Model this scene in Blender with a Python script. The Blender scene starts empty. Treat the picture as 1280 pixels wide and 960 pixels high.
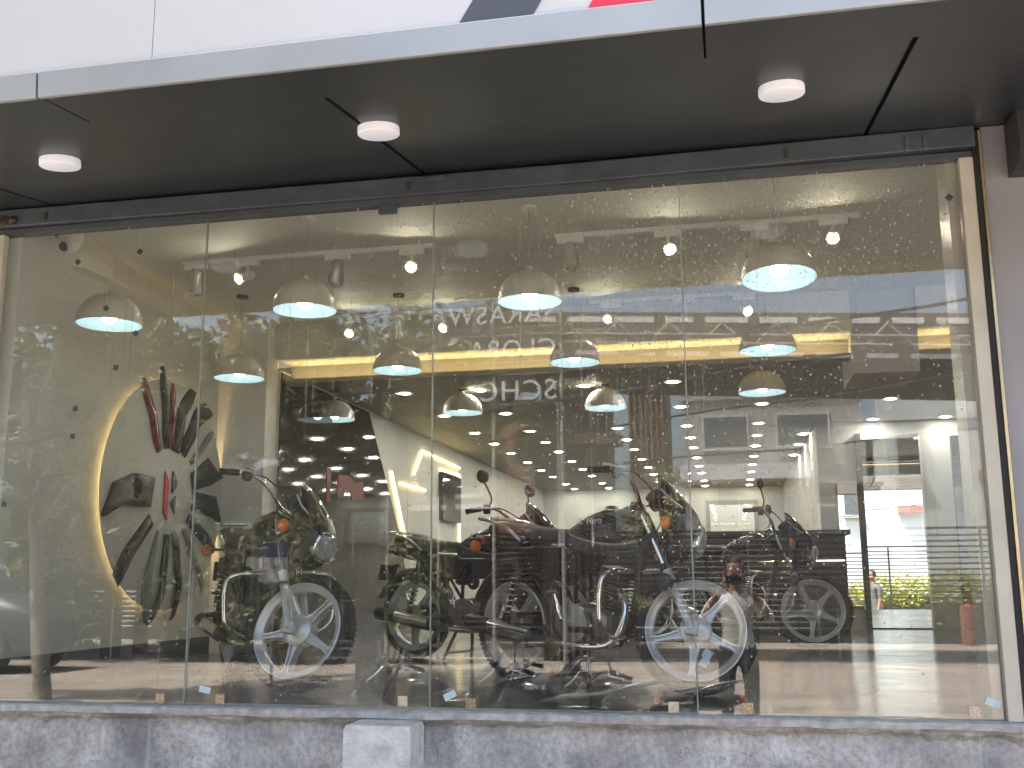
import bpy, bmesh, math, random
from mathutils import Vector, Matrix, Euler
random.seed(11)
PI = math.pi; R = math.radians
SC = bpy.context.scene
COL = SC.collection
ORD = ['first','second','third','fourth','fifth','sixth','seventh','eighth','ninth','tenth','eleventh','twelfth','thirteenth','fourteenth']

# ------------------------------------------------------------------ helpers
class MB:
    """collects shapes into one mesh"""
    def __init__(s): s.v=[]; s.f=[]; s.m=[]; s.cur=0
    def mat(s,i): s.cur=i; return s
    def add(s,vs,fs,M=None):
        n=len(s.v)
        for p in vs: s.v.append((M@Vector(p)) if M is not None else Vector(p))
        for f in fs: s.f.append([i+n for i in f]); s.m.append(s.cur)
        return s
    def box(s,x0,x1,y0,y1,z0,z1,M=None):
        return s.add([(x0,y0,z0),(x1,y0,z0),(x1,y1,z0),(x0,y1,z0),(x0,y0,z1),(x1,y0,z1),(x1,y1,z1),(x0,y1,z1)],
            [(0,3,2,1),(4,5,6,7),(0,1,5,4),(1,2,6,5),(2,3,7,6),(3,0,4,7)],M)
    def tube(s,pts,r,n=10,closed=False,caps=True):
        pts=[Vector(p) for p in pts]; k=len(pts)
        rs=r if isinstance(r,(list,tuple)) else [r]*k
        rings=[]; up=None
        for i,p in enumerate(pts):
            if closed: t=pts[(i+1)%k]-pts[i-1]
            else: t=pts[min(i+1,k-1)]-pts[max(i-1,0)]
            t.normalize()
            if up is None:
                a=Vector((0,0,1)) if abs(t.z)<.9 else Vector((1,0,0)); up=(a-t*a.dot(t)).normalized()
            else:
                up=up-t*up.dot(t)
                if up.length<1e-4: up=Vector((1,0,0)) if abs(t.x)<.9 else Vector((0,1,0)); up=up-t*up.dot(t)
                up.normalize()
            b=t.cross(up)
            rings.append([p+(up*math.cos(2*PI*j/n)+b*math.sin(2*PI*j/n))*rs[i] for j in range(n)])
        return s.loft(rings,caps=(caps and not closed),wrap=closed)
    def bar(s,p,q,r,n=10,r2=None): return s.tube([p,q],[r,r if r2 is None else r2],n)
    def loft(s,rings,caps=True,wrap=False,M=None):
        n=len(rings[0]); vs=[p for rg in rings for p in rg]; fs=[]; k=len(rings)
        for i in range(k if wrap else k-1):
            a=i*n; b=((i+1)%k)*n
            for j in range(n): fs.append((a+j,a+(j+1)%n,b+(j+1)%n,b+j))
        if caps: fs.append(tuple(reversed(range(n)))); fs.append(tuple(range((k-1)*n,k*n)))
        return s.add(vs,fs,M)
    def lathe(s,prof,M=None,n=32,closed=False):
        """profile of (r,h) turned about local z"""
        rings=[[ (r*math.cos(2*PI*j/n),r*math.sin(2*PI*j/n),h) for j in range(n)] for r,h in prof]
        return s.loft(rings,caps=not closed,wrap=closed,M=M)
    def prism(s,poly,h0,h1,M=None):
        n=len(poly); vs=[(x,y,h0) for x,y in poly]+[(x,y,h1) for x,y in poly]
        fs=[tuple(reversed(range(n))),tuple(range(n,2*n))]+[(j,(j+1)%n,n+(j+1)%n,n+j) for j in range(n)]
        return s.add(vs,fs,M)
    def ball(s,c,r,n=16,sc=(1,1,1)):
        prof=[(max(1e-4,math.sin(PI*i/10))*r,-math.cos(PI*i/10)*r) for i in range(11)]
        return s.lathe(prof,Matrix.Translation(Vector(c))@Matrix.Diagonal((sc[0],sc[1],sc[2],1)),n)
    def build(s,name,mats,parent=None,smooth=40,bevel=0,loc=None):
        me=bpy.data.meshes.new(name); me.from_pydata([tuple(p) for p in s.v],[],s.f)
        if not isinstance(mats,(list,tuple)): mats=[mats]
        for m in mats: me.materials.append(m)
        if len(mats)>1: me.polygons.foreach_set('material_index',s.m)
        bm=bmesh.new(); bm.from_mesh(me); bmesh.ops.recalc_face_normals(bm,faces=bm.faces); bm.to_mesh(me); bm.free()
        if smooth:
            me.polygons.foreach_set('use_smooth',[True]*len(me.polygons)); me.set_sharp_from_angle(angle=R(smooth))
        o=bpy.data.objects.new(name,me); COL.objects.link(o)
        if parent: o.parent=parent
        if loc: o.location=loc
        if bevel:
            b=o.modifiers.new('edge','BEVEL'); b.width=bevel; b.segments=2; b.limit_method='ANGLE'; b.angle_limit=R(40)
        return o
def box(name,x0,x1,y0,y1,z0,z1,mat,parent=None,bevel=0): return MB().box(x0,x1,y0,y1,z0,z1).build(name,mat,parent,0,bevel)
def tag(o,label,cat,group=None):
    o['label']=label; o['category']=cat
    if group: o['group']=group
    return o
def empty(name,label,cat,loc=(0,0,0),rz=0,group=None):
    o=bpy.data.objects.new(name,None); COL.objects.link(o); o.location=loc; o.rotation_euler=(0,0,rz); o.empty_display_size=.1
    return tag(o,label,cat,group)
def struct(o): o['kind']='structure'; return o
def copy_tree(o,parent=None):
    c=o.copy(); COL.objects.link(c)
    if parent: c.parent=parent
    for ch in list(o.children): copy_tree(ch,c)
    return c
def cr(pts,k=6):
    """smooth curve through points"""
    P=[Vector(p) for p in pts]; P=[P[0]*2-P[1]]+P+[P[-1]*2-P[-2]]; out=[]
    for i in range(1,len(P)-2):
        for j in range(k):
            t=j/k; a,b,c,d=P[i-1],P[i],P[i+1],P[i+2]
            out.append(.5*((2*b)+(c-a)*t+(2*a-5*b+4*c-d)*t*t+(3*b-a-3*c+d)*t**3))
    return out+[P[-2]]
def se(n,a,b,e=.7,axis='x',c=(0,0,0)):
    """superellipse ring in the plane across axis"""
    o=[]
    for j in range(n):
        t=2*PI*j/n; u=a*math.copysign(abs(math.cos(t))**e,math.cos(t)); w=b*math.copysign(abs(math.sin(t))**e,math.sin(t))
        o.append(Vector(c)+Vector({'x':(0,u,w),'y':(u,0,w),'z':(u,w,0)}[axis]))
    return o
def lettering(name,txt,size,mat,parent=None,M=Matrix(),ext=.004,align='LEFT',space=1.0):
    cu=bpy.data.curves.new('lettering','FONT'); cu.body=txt; cu.size=size; cu.extrude=ext; cu.align_x=align; cu.space_character=space
    t=bpy.data.objects.new('lettering',cu); COL.objects.link(t); bpy.context.view_layer.update()
    me=bpy.data.meshes.new_from_object(t.evaluated_get(bpy.context.evaluated_depsgraph_get()))
    bpy.data.objects.remove(t); bpy.data.curves.remove(cu); me.materials.clear(); me.materials.append(mat)
    o=bpy.data.objects.new(name,me); COL.objects.link(o); me.transform(M)
    if parent: o.parent=parent
    return o

# ------------------------------------------------------------------ materials
class NT:
    def __init__(s,m):
        m.use_nodes=True; s.t=m.node_tree; s.t.nodes.clear(); s.out=s.t.nodes.new('ShaderNodeOutputMaterial')
    def n(s,ty,**kw):
        x=s.t.nodes.new('ShaderNode'+ty)
        for k,v in kw.items():
            if k in x.inputs.keys(): x.inputs[k].default_value=v
            else: setattr(x,k,v)
        return x
    def l(s,a,b): s.t.links.new(a,b)
    def math(s,op,a,b=None,c=None,clamp=False):
        x=s.t.nodes.new('ShaderNodeMath'); x.operation=op; x.use_clamp=clamp
        for i,v in enumerate((a,b,c)):
            if v is None: continue
            if isinstance(v,(int,float)): x.inputs[i].default_value=v
            else: s.l(v,x.inputs[i])
        return x.outputs[0]
    def ramp(s,fac,stops):
        x=s.t.nodes.new('ShaderNodeValToRGB'); e=x.color_ramp.elements
        while len(e)<len(stops): e.new(.5)
        for i,(p,c) in enumerate(stops):
            e[i].position=p; e[i].color=(c,c,c,1) if isinstance(c,(int,float)) else (*c,1)
        s.l(fac,x.inputs[0]); return x.outputs[0]
    def noise(s,vec,scale,detail=4,rough=.5,dist=0):
        x=s.n('TexNoise',Scale=scale,Detail=detail,Roughness=rough,Distortion=dist)
        if vec is not None: s.l(vec,x.inputs['Vector'])
        return x.outputs['Fac']
    def coord(s,which='Object'): return s.n('TexCoord').outputs[which]
    def scaled(s,vec,sc,loc=(0,0,0)):
        x=s.n('Mapping'); x.inputs['Scale'].default_value=sc; x.inputs['Location'].default_value=loc; s.l(vec,x.inputs['Vector']); return x.outputs[0]
    def mix(s,f,a,b):
        x=s.t.nodes.new('ShaderNodeMix'); x.data_type='RGBA'
        for k,v in ((0,f),(6,a),(7,b)):
            if isinstance(v,(int,float)): x.inputs[k].default_value=v
            elif isinstance(v,tuple): x.inputs[k].default_value=(*v,1)
            else: s.l(v,x.inputs[k])
        return x.outputs[2]
    def pos(s): return s.n('NewGeometry').outputs['Position']
def PM(name,col,rough=.5,metal=0,var=.12,vs=6,bump=0,bs=60,coat=0,col2=None,spec=.5,rvar=0):
    """principled surface with a little uneven colour and relief"""
    m=bpy.data.materials.new(name); t=NT(m); p=t.n('BsdfPrincipled'); p.inputs['Roughness'].default_value=rough; p.inputs['Metallic'].default_value=metal
    p.inputs['Coat Weight'].default_value=coat; p.inputs['Specular IOR Level'].default_value=spec
    c=t.coord(); f=t.noise(c,vs,5)
    a=tuple(max(0,x*(1-var)) for x in col); b=col2 or tuple(min(1,x*(1+var)) for x in col)
    t.l(t.ramp(f,[(.3,a),(.7,b)]),p.inputs['Base Color'])
    if rvar: t.l(t.math('ADD',t.math('MULTIPLY',t.noise(c,vs*2.3,5),rvar),rough-rvar/2),p.inputs['Roughness'])
    if bump:
        bn=t.n('Bump',Strength=bump,Distance=.02); t.l(t.noise(c,bs,5),bn.inputs['Height']); t.l(bn.outputs[0],p.inputs['Normal'])
    t.l(p.outputs[0],t.out.inputs[0]); return m
def EM(name,col,strength):
    m=bpy.data.materials.new(name); t=NT(m); e=t.n('Emission',Strength=strength); e.inputs[0].default_value=(*col,1); t.l(e.outputs[0],t.out.inputs[0]); return m

m_white=PM('white_paint',(.78,.78,.77),.45,var=.03)
m_sign=PM('sign_sheet_white',(.51,.52,.525),.35,var=.02,vs=2)
m_trim=PM('brushed_trim',(.36,.385,.395),.42,metal=.35,var=.06,vs=3)
m_acp=PM('soffit_panel',(.026,.033,.041),.34,metal=.15,var=.10,vs=1.6,bump=.02,bs=3,rvar=.12)
m_joint=PM('joint_sealant',(.010,.010,.010),.8)
m_steel=PM('painted_steel_blue_grey',(.075,.088,.102),.45,metal=.2,var=.2,vs=8,bump=.06,bs=40)
m_sgrey=PM('sign_grey',(.055,.06,.075),.4,var=.05)
m_redrefl=PM('red_reflection_tint',(.20,.012,.014),.5,var=.3,vs=9)  # flat colour for the red reflection in the black glass panel
m_sred=PM('sign_red',(.62,.018,.045),.4,var=.05)
m_hwhite=PM('weathered_white_render',(.55,.60,.61),.8,var=.08,vs=1.5)
m_lampw=PM('lamp_housing',(.80,.80,.83),.4,var=.03)
m_cream=PM('cream_frame',(.52,.50,.43),.35,var=.12,vs=4,bump=.05,bs=12)
m_gold=PM('brass_profile',(.55,.45,.28),.25,metal=.9,var=.1,vs=5,bump=.08,bs=9)
m_black=PM('black_rubber',(.012,.012,.013),.7,var=.3,vs=20)
m_pil=PM('pilaster_cladding',(.28,.28,.30),.4,var=.10,vs=2.2,bump=.02,bs=4,rvar=.15)
m_dark=PM('dark_box',(.035,.032,.03),.45)
m_silic=PM('silicone_joint',(.26,.29,.27),.35,var=.2,vs=14)
m_greige=PM('greige_wall',(.57,.59,.56),.6,var=.04,vs=1.2,bump=.02,bs=30)
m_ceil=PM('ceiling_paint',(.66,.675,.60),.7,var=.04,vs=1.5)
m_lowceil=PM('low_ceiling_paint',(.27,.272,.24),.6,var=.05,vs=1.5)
m_base=PM('dark_skirting',(.03,.032,.036),.35,var=.1)
m_disc=PM('art_disc',(.64,.64,.60),.5,var=.05)
m_gloss=PM('gloss_black_plastic',(.008,.008,.010),.20,var=.2,coat=.15,rvar=.08,spec=.35)
m_fair_red=PM('gloss_red_plastic',(.22,.006,.012),.18,var=.5,vs=22,coat=.5)
m_fair_grey=PM('grey_plastic',(.20,.21,.21),.3,var=.25,vs=9,coat=.2)
m_fair_blue=PM('blue_black_plastic',(.012,.016,.030),.3,var=.5,vs=18,coat=.1,spec=.3)
m_fair_dark=PM('carbon_black_plastic',(.012,.011,.011),.3,var=.6,vs=26,coat=.1,spec=.3)
m_shade=PM('pendant_metal',(.74,.71,.64),.34,metal=.0,var=.08,vs=5)
m_shin=PM('pendant_inside',(.60,.74,.76),.6,var=.02)
m_alu=PM('alloy_silver',(.66,.67,.68),.30,metal=.35,var=.06,vs=12,rvar=.1)
m_fork=PM('fork_slider_silver',(.50,.52,.53),.35,metal=.4,var=.06,vs=9)
m_chrome=PM('chrome',(.75,.75,.76),.07,metal=1,var=.03)
m_eng=PM('engine_dark_alloy',(.045,.046,.048),.4,metal=.6,var=.3,vs=18,bump=.1,bs=80)
m_engl=PM('engine_light_alloy',(.28,.28,.28),.38,metal=.8,var=.15,vs=14)
m_tyre=PM('tyre_rubber',(.016,.016,.017),.75,var=.3,vs=30,bump=.8,bs=55)
m_seat=PM('seat_vinyl',(.020,.020,.020),.5,var=.2,vs=14,bump=.15,bs=120)
m_amber=PM('amber_lens',(.80,.20,.02),.15,var=.1,vs=40,coat=.6)
m_redlens=PM('red_lens',(.45,.012,.01),.12,coat=.6)
m_headl=PM('headlamp_glass',(.62,.66,.68),.12,metal=.5,var=.35,vs=30,coat=1)
m_screen=PM('smoked_screen',(.012,.012,.014),.06,coat=1)
m_letw=PM('white_lettering',(.70,.70,.70),.4)
m_blackglass=PM('black_back_painted_glass',(.012,.012,.011),.05,var=.1,coat=0,spec=.9)
m_concp=PM('porch_concrete',(.40,.40,.39),.6)
m_letter=PM('letter_white',(.66,.67,.68),.4)
m_terra=PM('terracotta_render',(.24,.115,.065),.8,var=.15,vs=1.2)
m_terra2=PM('dark_terracotta',(.17,.075,.05),.8,var=.15,vs=2)
m_grey=PM('grey_render',(.34,.33,.31),.8,var=.12,vs=.5)
m_grey2=PM('pale_grey_render',(.48,.48,.47),.8,var=.10,vs=.5)
m_brownclad=PM('brown_cladding',(.095,.07,.05),.6,var=.2,vs=2)
m_win=PM('dark_window_glass',(.10,.11,.12),.15,var=.2)
m_canopy=PM('gate_canopy_dark',(.060,.048,.04),.6,var=.2,vs=1)
m_wstrip=PM('canopy_white_panel',(.66,.67,.69),.5)
m_fence=PM('fence_slat_dark',(.022,.022,.022),.5,var=.2)
m_kerbred=PM('red_kerb_paint',(.26,.10,.07),.7,var=.2)
m_bark=PM('bark',(.16,.13,.10),.9,var=.35,vs=9,bump=.5,bs=18)
m_barkp=PM('pale_bark',(.30,.27,.22),.9,var=.3,vs=7,bump=.4,bs=18)
m_soil=PM('planter_soil',(.05,.035,.025),.9)
m_plant=PM('planter_brown',(.12,.055,.045),.7,var=.2)
m_cable=PM('cable_black',(.015,.015,.015),.6)
m_slat=PM('counter_slat',(.07,.065,.06),.35,var=.1)
m_carp=PM('car_dark_paint',(.035,.036,.038),.45,metal=.0,coat=.0,var=.03)
m_blue=PM('board_blue',(.05,.07,.16),.5)
m_paper=PM('board_paper',(.5,.5,.48),.6,var=.3,vs=9)
m_skin=PM('skin',(.24,.125,.08),.55,var=.1,vs=12)
m_hair=PM('hair_black',(.012,.010,.009),.6,var=.3,vs=60,bump=.6,bs=90)
m_shirt=PM('striped_shirt',(.46,.45,.43),.85,var=.25,vs=24,bump=.2,bs=30)
m_trous=PM('dark_trousers',(.030,.032,.038),.85,var=.2,vs=18,bump=.2,bs=30)
m_jean=PM('blue_jeans',(.09,.13,.18),.85,var=.25,vs=20)
m_greyshirt=PM('grey_shirt',(.07,.07,.075),.85,var=.15,vs=18)
m_shoe=PM('shoe_leather',(.03,.025,.022),.5)
m_phone=PM('phone_black',(.015,.015,.017),.2)
m_tape=PM('cream_tape',(.62,.50,.36),.5,var=.25,vs=90)
m_tag=PM('pale_blue_tape',(.55,.66,.74),.4,var=.1,vs=40)
m_green=PM('dark_green_tape',(.035,.065,.06),.5)
m_gold2=PM('bronze_clip',(.42,.33,.22),.35,metal=.5,var=.5,vs=110)
m_orange=PM('orange_wall',(.40,.17,.06),.7)
e_bulb=EM('bulb_light',(.90,.97,1.0),2.3)
e_rim2=EM('spot_reflector',(1.0,.78,.42),.34)
e_rim=EM('downlight_rim',(1.0,.88,.56),.26)
e_spot=EM('spot_light',(1.0,.88,.68),90.0)
e_down=EM('downlight_light',(1.0,.94,.80),42.0)
e_led=EM('warm_led',(1.0,.68,.30),5.5)
e_led3=EM('dim_warm_led',(1.0,.66,.28),.45)
e_led2=EM('led_line',(1.0,.72,.28),1.6)
e_halo=EM('halo_led',(1.0,.66,.30),4.0)

for m_,c_ in ((m_lampw,(.92,.93,1)),):
    q=[n for n in m_.node_tree.nodes if n.type=='BSDF_PRINCIPLED'][0]; q.inputs['Emission Color'].default_value=(*c_,1); q.inputs['Emission Strength'].default_value=.055  # faint glow added to housing and diffuser to brighten the lamps
def mat_concrete():
    m=bpy.data.materials.new('stained_concrete'); t=NT(m); p=t.n('BsdfPrincipled',Roughness=.9); g=t.pos()
    base=t.ramp(t.noise(g,3.2,8,.62),[(.36,(.36,.35,.335)),(.5,(.56,.545,.52)),(.66,(.76,.745,.71))])
    fine=t.noise(g,38,6,.7)
    c=t.mix(t.math('MULTIPLY',t.ramp(fine,[(.42,0),(.6,1)]),.45),base,(.20,.198,.195))
    white=t.math('MULTIPLY',t.ramp(t.noise(t.scaled(g,(1,1,.8),(3.1,0,1.7)),2.6,7,.7),[(.56,0),(.62,1)]),t.ramp(fine,[(.38,.05),(.55,1)]))
    c=t.mix(t.math('MULTIPLY',white,.85),c,(.80,.80,.79))
    run=t.math('MULTIPLY',t.ramp(t.noise(t.scaled(g,(15,1,.5)),1.0,3,.55),[(.56,0),(.64,1)]),t.ramp(t.noise(g,1.7,3),[(.42,0),(.6,1)]))
    c=t.mix(t.math('MULTIPLY',run,.65),c,(.62,.62,.62))
    dk=t.ramp(t.noise(t.scaled(g,(2.5,1,.9),(0,0,5)),1.5,5),[(.55,0),(.7,1)])
    c=t.mix(t.math('MULTIPLY',dk,.55),c,(.16,.16,.17))
    v=t.n('TexVoronoi',Scale=2.3); v.feature='DISTANCE_TO_EDGE'
    w=t.n('TexNoise',Scale=7.,Detail=6.); t.l(g,w.inputs['Vector']); va=t.n('VectorMath'); va.operation='MULTIPLY_ADD'; va.inputs[1].default_value=(.5,.5,.5); t.l(w.outputs['Color'],va.inputs[0]); t.l(g,va.inputs[2]); t.l(va.outputs[0],v.inputs['Vector'])
    crk=t.math('MULTIPLY',t.ramp(v.outputs['Distance'],[(.0,.6),(.006,0)]),t.ramp(t.noise(g,.9,2),[(.5,0),(.56,1)]))
    c=t.mix(crk,c,(.03,.03,.03))
    t.l(c,p.inputs['Base Color'])
    b=t.n('Bump',Strength=.75,Distance=.012); t.l(t.math('ADD',t.noise(g,45,8,.7),t.math('MULTIPLY',t.noise(g,9,6),1.5)),b.inputs['Height']); t.l(b.outputs[0],p.inputs['Normal'])
    t.l(p.outputs[0],t.out.inputs[0]); return m
m_conc=mat_concrete()
m_block=PM('pale_concrete',(.70,.68,.635),.9,var=.22,vs=14,bump=.6,bs=60)
m_sill=PM('granite_ledge',(.47,.465,.45),.55,var=.3,vs=22,bump=.25,bs=60)

def mat_floor():
    m=bpy.data.materials.new('polished_floor_tile'); t=NT(m); p=t.n('BsdfPrincipled'); g=t.pos()
    c=t.ramp(t.noise(t.scaled(g,(1.2,3.5,1)),2.0,7,.6),[(.3,(.11,.10,.09)),(.7,(.19,.175,.155))])
    br=t.n('TexBrick',Scale=1.0); br.offset=0; br.inputs['Mortar Size'].default_value=.004; br.inputs['Brick Width'].default_value=.8; br.inputs['Row Height'].default_value=.8
    t.l(g,br.inputs['Vector'])
    c=t.mix(br.outputs['Fac'],c,(.10,.09,.08)); t.l(c,p.inputs['Base Color'])
    t.l(t.math('ADD',t.math('MULTIPLY',t.noise(g,5,5),.2),.08),p.inputs['Roughness']); p.inputs['Specular IOR Level'].default_value=.8
    t.l(p.outputs[0],t.out.inputs[0]); return m
m_floor=mat_floor()
def mat_ground():
    m=bpy.data.materials.new('sunlit_paving'); t=NT(m); p=t.n('BsdfPrincipled',Roughness=.9); g=t.pos()
    c=t.ramp(t.noise(g,.55,8,.6),[(.3,(.22,.19,.16)),(.7,(.33,.287,.242))])
    c=t.mix(t.math('MULTIPLY',t.ramp(t.noise(t.scaled(g,(.5,2.5,1)),1.2,6),[(.52,0),(.66,1)]),.6),c,(.13,.11,.09))
    br=t.n('TexBrick',Scale=1.0); br.inputs['Mortar Size'].default_value=.006; br.inputs['Brick Width'].default_value=.6; br.inputs['Row Height'].default_value=.3; t.l(g,br.inputs['Vector'])
    c=t.mix(t.math('MULTIPLY',br.outputs['Fac'],.5),c,(.15,.12,.10))
    t.l(c,p.inputs['Base Color'])
    b=t.n('Bump',Strength=.4,Distance=.02); t.l(t.noise(g,30,6),b.inputs['Height']); t.l(b.outputs[0],p.inputs['Normal'])
    t.l(p.outputs[0],t.out.inputs[0]); return m
m_ground=mat_ground()
m_road=PM('asphalt',(.06,.058,.055),.9,var=.2,vs=3,bump=.3,bs=60)
def mat_leaf(name,a,b):
    m=bpy.data.materials.new(name); t=NT(m); g=t.pos()
    c=t.ramp(t.noise(g,1.7,4),[(.3,a),(.7,b)])
    d=t.n('BsdfDiffuse'); tr=t.n('BsdfTranslucent'); gl=t.n('BsdfGlossy',Roughness=.5); gl.inputs[0].default_value=(.8,.85,.6,1); t.l(c,d.inputs[0]); t.l(c,tr.inputs[0])
    x=t.n('MixShader',Fac=.35); t.l(d.outputs[0],x.inputs[1]); t.l(tr.outputs[0],x.inputs[2])
    y=t.n('MixShader',Fac=.06); t.l(x.outputs[0],y.inputs[1]); t.l(gl.outputs[0],y.inputs[2]); t.l(y.outputs[0],t.out.inputs[0]); return m
m_leaf=mat_leaf('leaf_green',(.15,.155,.065),(.38,.375,.20))
m_leafd=mat_leaf('leaf_dark_green',(.07,.08,.03),(.23,.225,.09))
m_leafy=mat_leaf('leaf_yellow_green',(.28,.30,.04),(.50,.48,.09))
m_leafr=mat_leaf('leaf_red_brown',(.13,.05,.03),(.20,.08,.05))

def mat_glass(dusty):
    m=bpy.data.materials.new('dusty_glass' if dusty else 'clear_glass'); t=NT(m)
    ge=t.n('NewGeometry'); fr=t.n('Fresnel')
    ior=t.math('ADD',1.78,t.math('MULTIPLY',ge.outputs['Backfacing'],1/1.78-1.78)); t.l(ior,fr.inputs['IOR'])
    tr=t.n('BsdfTransparent'); tr.inputs[0].default_value=(.955,.965,.955,1); gl=t.n('BsdfGlossy',Roughness=0.0)
    mx=t.n('MixShader'); t.l(fr.outputs[0],mx.inputs[0]); t.l(tr.outputs[0],mx.inputs[1]); t.l(gl.outputs[0],mx.inputs[2]); out=mx.outputs[0]
    if dusty:
        g=ge.outputs['Position']
        veil=t.math('MULTIPLY',t.ramp(t.noise(g,1.3,6,.6),[(.3,.35),(.75,1)]),.054)
        smear=t.math('MULTIPLY',t.math('MULTIPLY',t.ramp(t.noise(g,6,6,.65,1.5),[(.55,0),(.75,1)]),t.ramp(t.noise(g,.9,3),[(.48,0),(.62,1)])),.15)
        run=t.math('MULTIPLY',t.math('MULTIPLY',t.ramp(t.noise(t.scaled(g,(55,1,.9)),1.0,3,.6),[(.60,0),(.68,1)]),t.ramp(t.noise(t.scaled(g,(1.3,1,1.1),(2,0,4)),1.0,3),[(.42,0),(.58,1)])),.26)
        # rain spots, thickest under the eaves on the right
        sp=t.n('TexVoronoi',Scale=58.0); sp.feature='F1'; t.l(t.scaled(g,(1,1,.8)),sp.inputs['Vector'])
        dots=t.ramp(sp.outputs['Distance'],[(.13,1),(.27,0)])
        wn=t.n('TexWhiteNoise'); t.l(sp.outputs['Position'],wn.inputs['Vector'])
        def blob(x,z,r,a):
            s=t.n('VectorMath'); s.operation='DISTANCE'; t.l(t.scaled(g,(1,0,.8)),s.inputs[0]); s.inputs[1].default_value=(x,0,z*.8)
            return t.math('MULTIPLY',t.math('SUBTRACT',1.0,t.math('DIVIDE',s.outputs['Value'],r),clamp=True),a)
        msk=t.math('ADD',t.math('ADD',blob(-.30,2.02,.62,1.3),blob(.45,2.05,.6,1.3)),t.math('ADD',blob(-1.45,2.05,.45,1.0),blob(-.1,1.55,1.2,.55)))
        msk=t.math('ADD',msk,.05)
        keep=t.math('LESS_THAN',wn.outputs['Value'],t.math('MULTIPLY',msk,.55))
        spots=t.math('MULTIPLY',t.math('MULTIPLY',dots,keep),.85)
        sp2=t.n('TexVoronoi',Scale=170.0); t.l(g,sp2.inputs['Vector']); wn2=t.n('TexWhiteNoise'); t.l(sp2.outputs['Position'],wn2.inputs['Vector'])
        spots2=t.math('MULTIPLY',t.math('MULTIPLY',t.ramp(sp2.outputs['Distance'],[(.15,1),(.4,0)]),t.math('LESS_THAN',wn2.outputs['Value'],t.math('MULTIPLY',msk,.42))),.55)
        fac=t.math('ADD',t.math('ADD',t.math('ADD',veil,smear),t.math('ADD',run,spots)),spots2,clamp=True)
        d=t.n('BsdfDiffuse'); d.inputs[0].default_value=(.72,.70,.65,1); tl=t.n('BsdfTranslucent'); tl.inputs[0].default_value=(.72,.70,.65,1)
        dm=t.n('MixShader',Fac=.45); t.l(d.outputs[0],dm.inputs[1]); t.l(tl.outputs[0],dm.inputs[2])
        m2=t.n('MixShader'); t.l(fac,m2.inputs[0]); t.l(out,m2.inputs[1]); t.l(dm.outputs[0],m2.inputs[2]); out=m2.outputs[0]
    t.l(out,t.out.inputs[0]); return m
m_glassf=mat_glass(True); m_glass=mat_glass(False)

def mat_tank():
    m=bpy.data.materials.new('tank_black_with_grey_swoosh'); t=NT(m); p=t.n('BsdfPrincipled',Roughness=.20); p.inputs['Coat Weight'].default_value=.2; p.inputs['Specular IOR Level'].default_value=.4
    s=t.n('SeparateXYZ'); t.l(t.coord(),s.inputs[0]); x,z=s.outputs['X'],s.outputs['Z']
    line=t.math('SUBTRACT',z,t.math('ADD',.735,t.math('MULTIPLY',t.math('POWER',t.math('ABSOLUTE',t.math('SUBTRACT',x,.20)),1.6),.42)))
    grey=t.ramp(t.math('ADD',t.math('MULTIPLY',line,8.0),.5),[(.49,1),(.51,0)])
    edge=t.math('MULTIPLY',t.ramp(t.math('ADD',t.math('MULTIPLY',line,8.0),.5),[(.50,0),(.52,1)]),t.ramp(t.math('ADD',t.math('MULTIPLY',line,8.0),.5),[(.60,1),(.62,0)]))
    c=t.mix(grey,(.011,.011,.013),(.10,.105,.11)); c=t.mix(edge,c,(.34,.35,.35))
    t.l(c,p.inputs['Base Color']); t.l(p.outputs[0],t.out.inputs[0]); return m
m_tank=mat_tank()
m_mirror=PM('mirror_silver',(.80,.84,.83),.0,metal=1,var=0)

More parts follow.
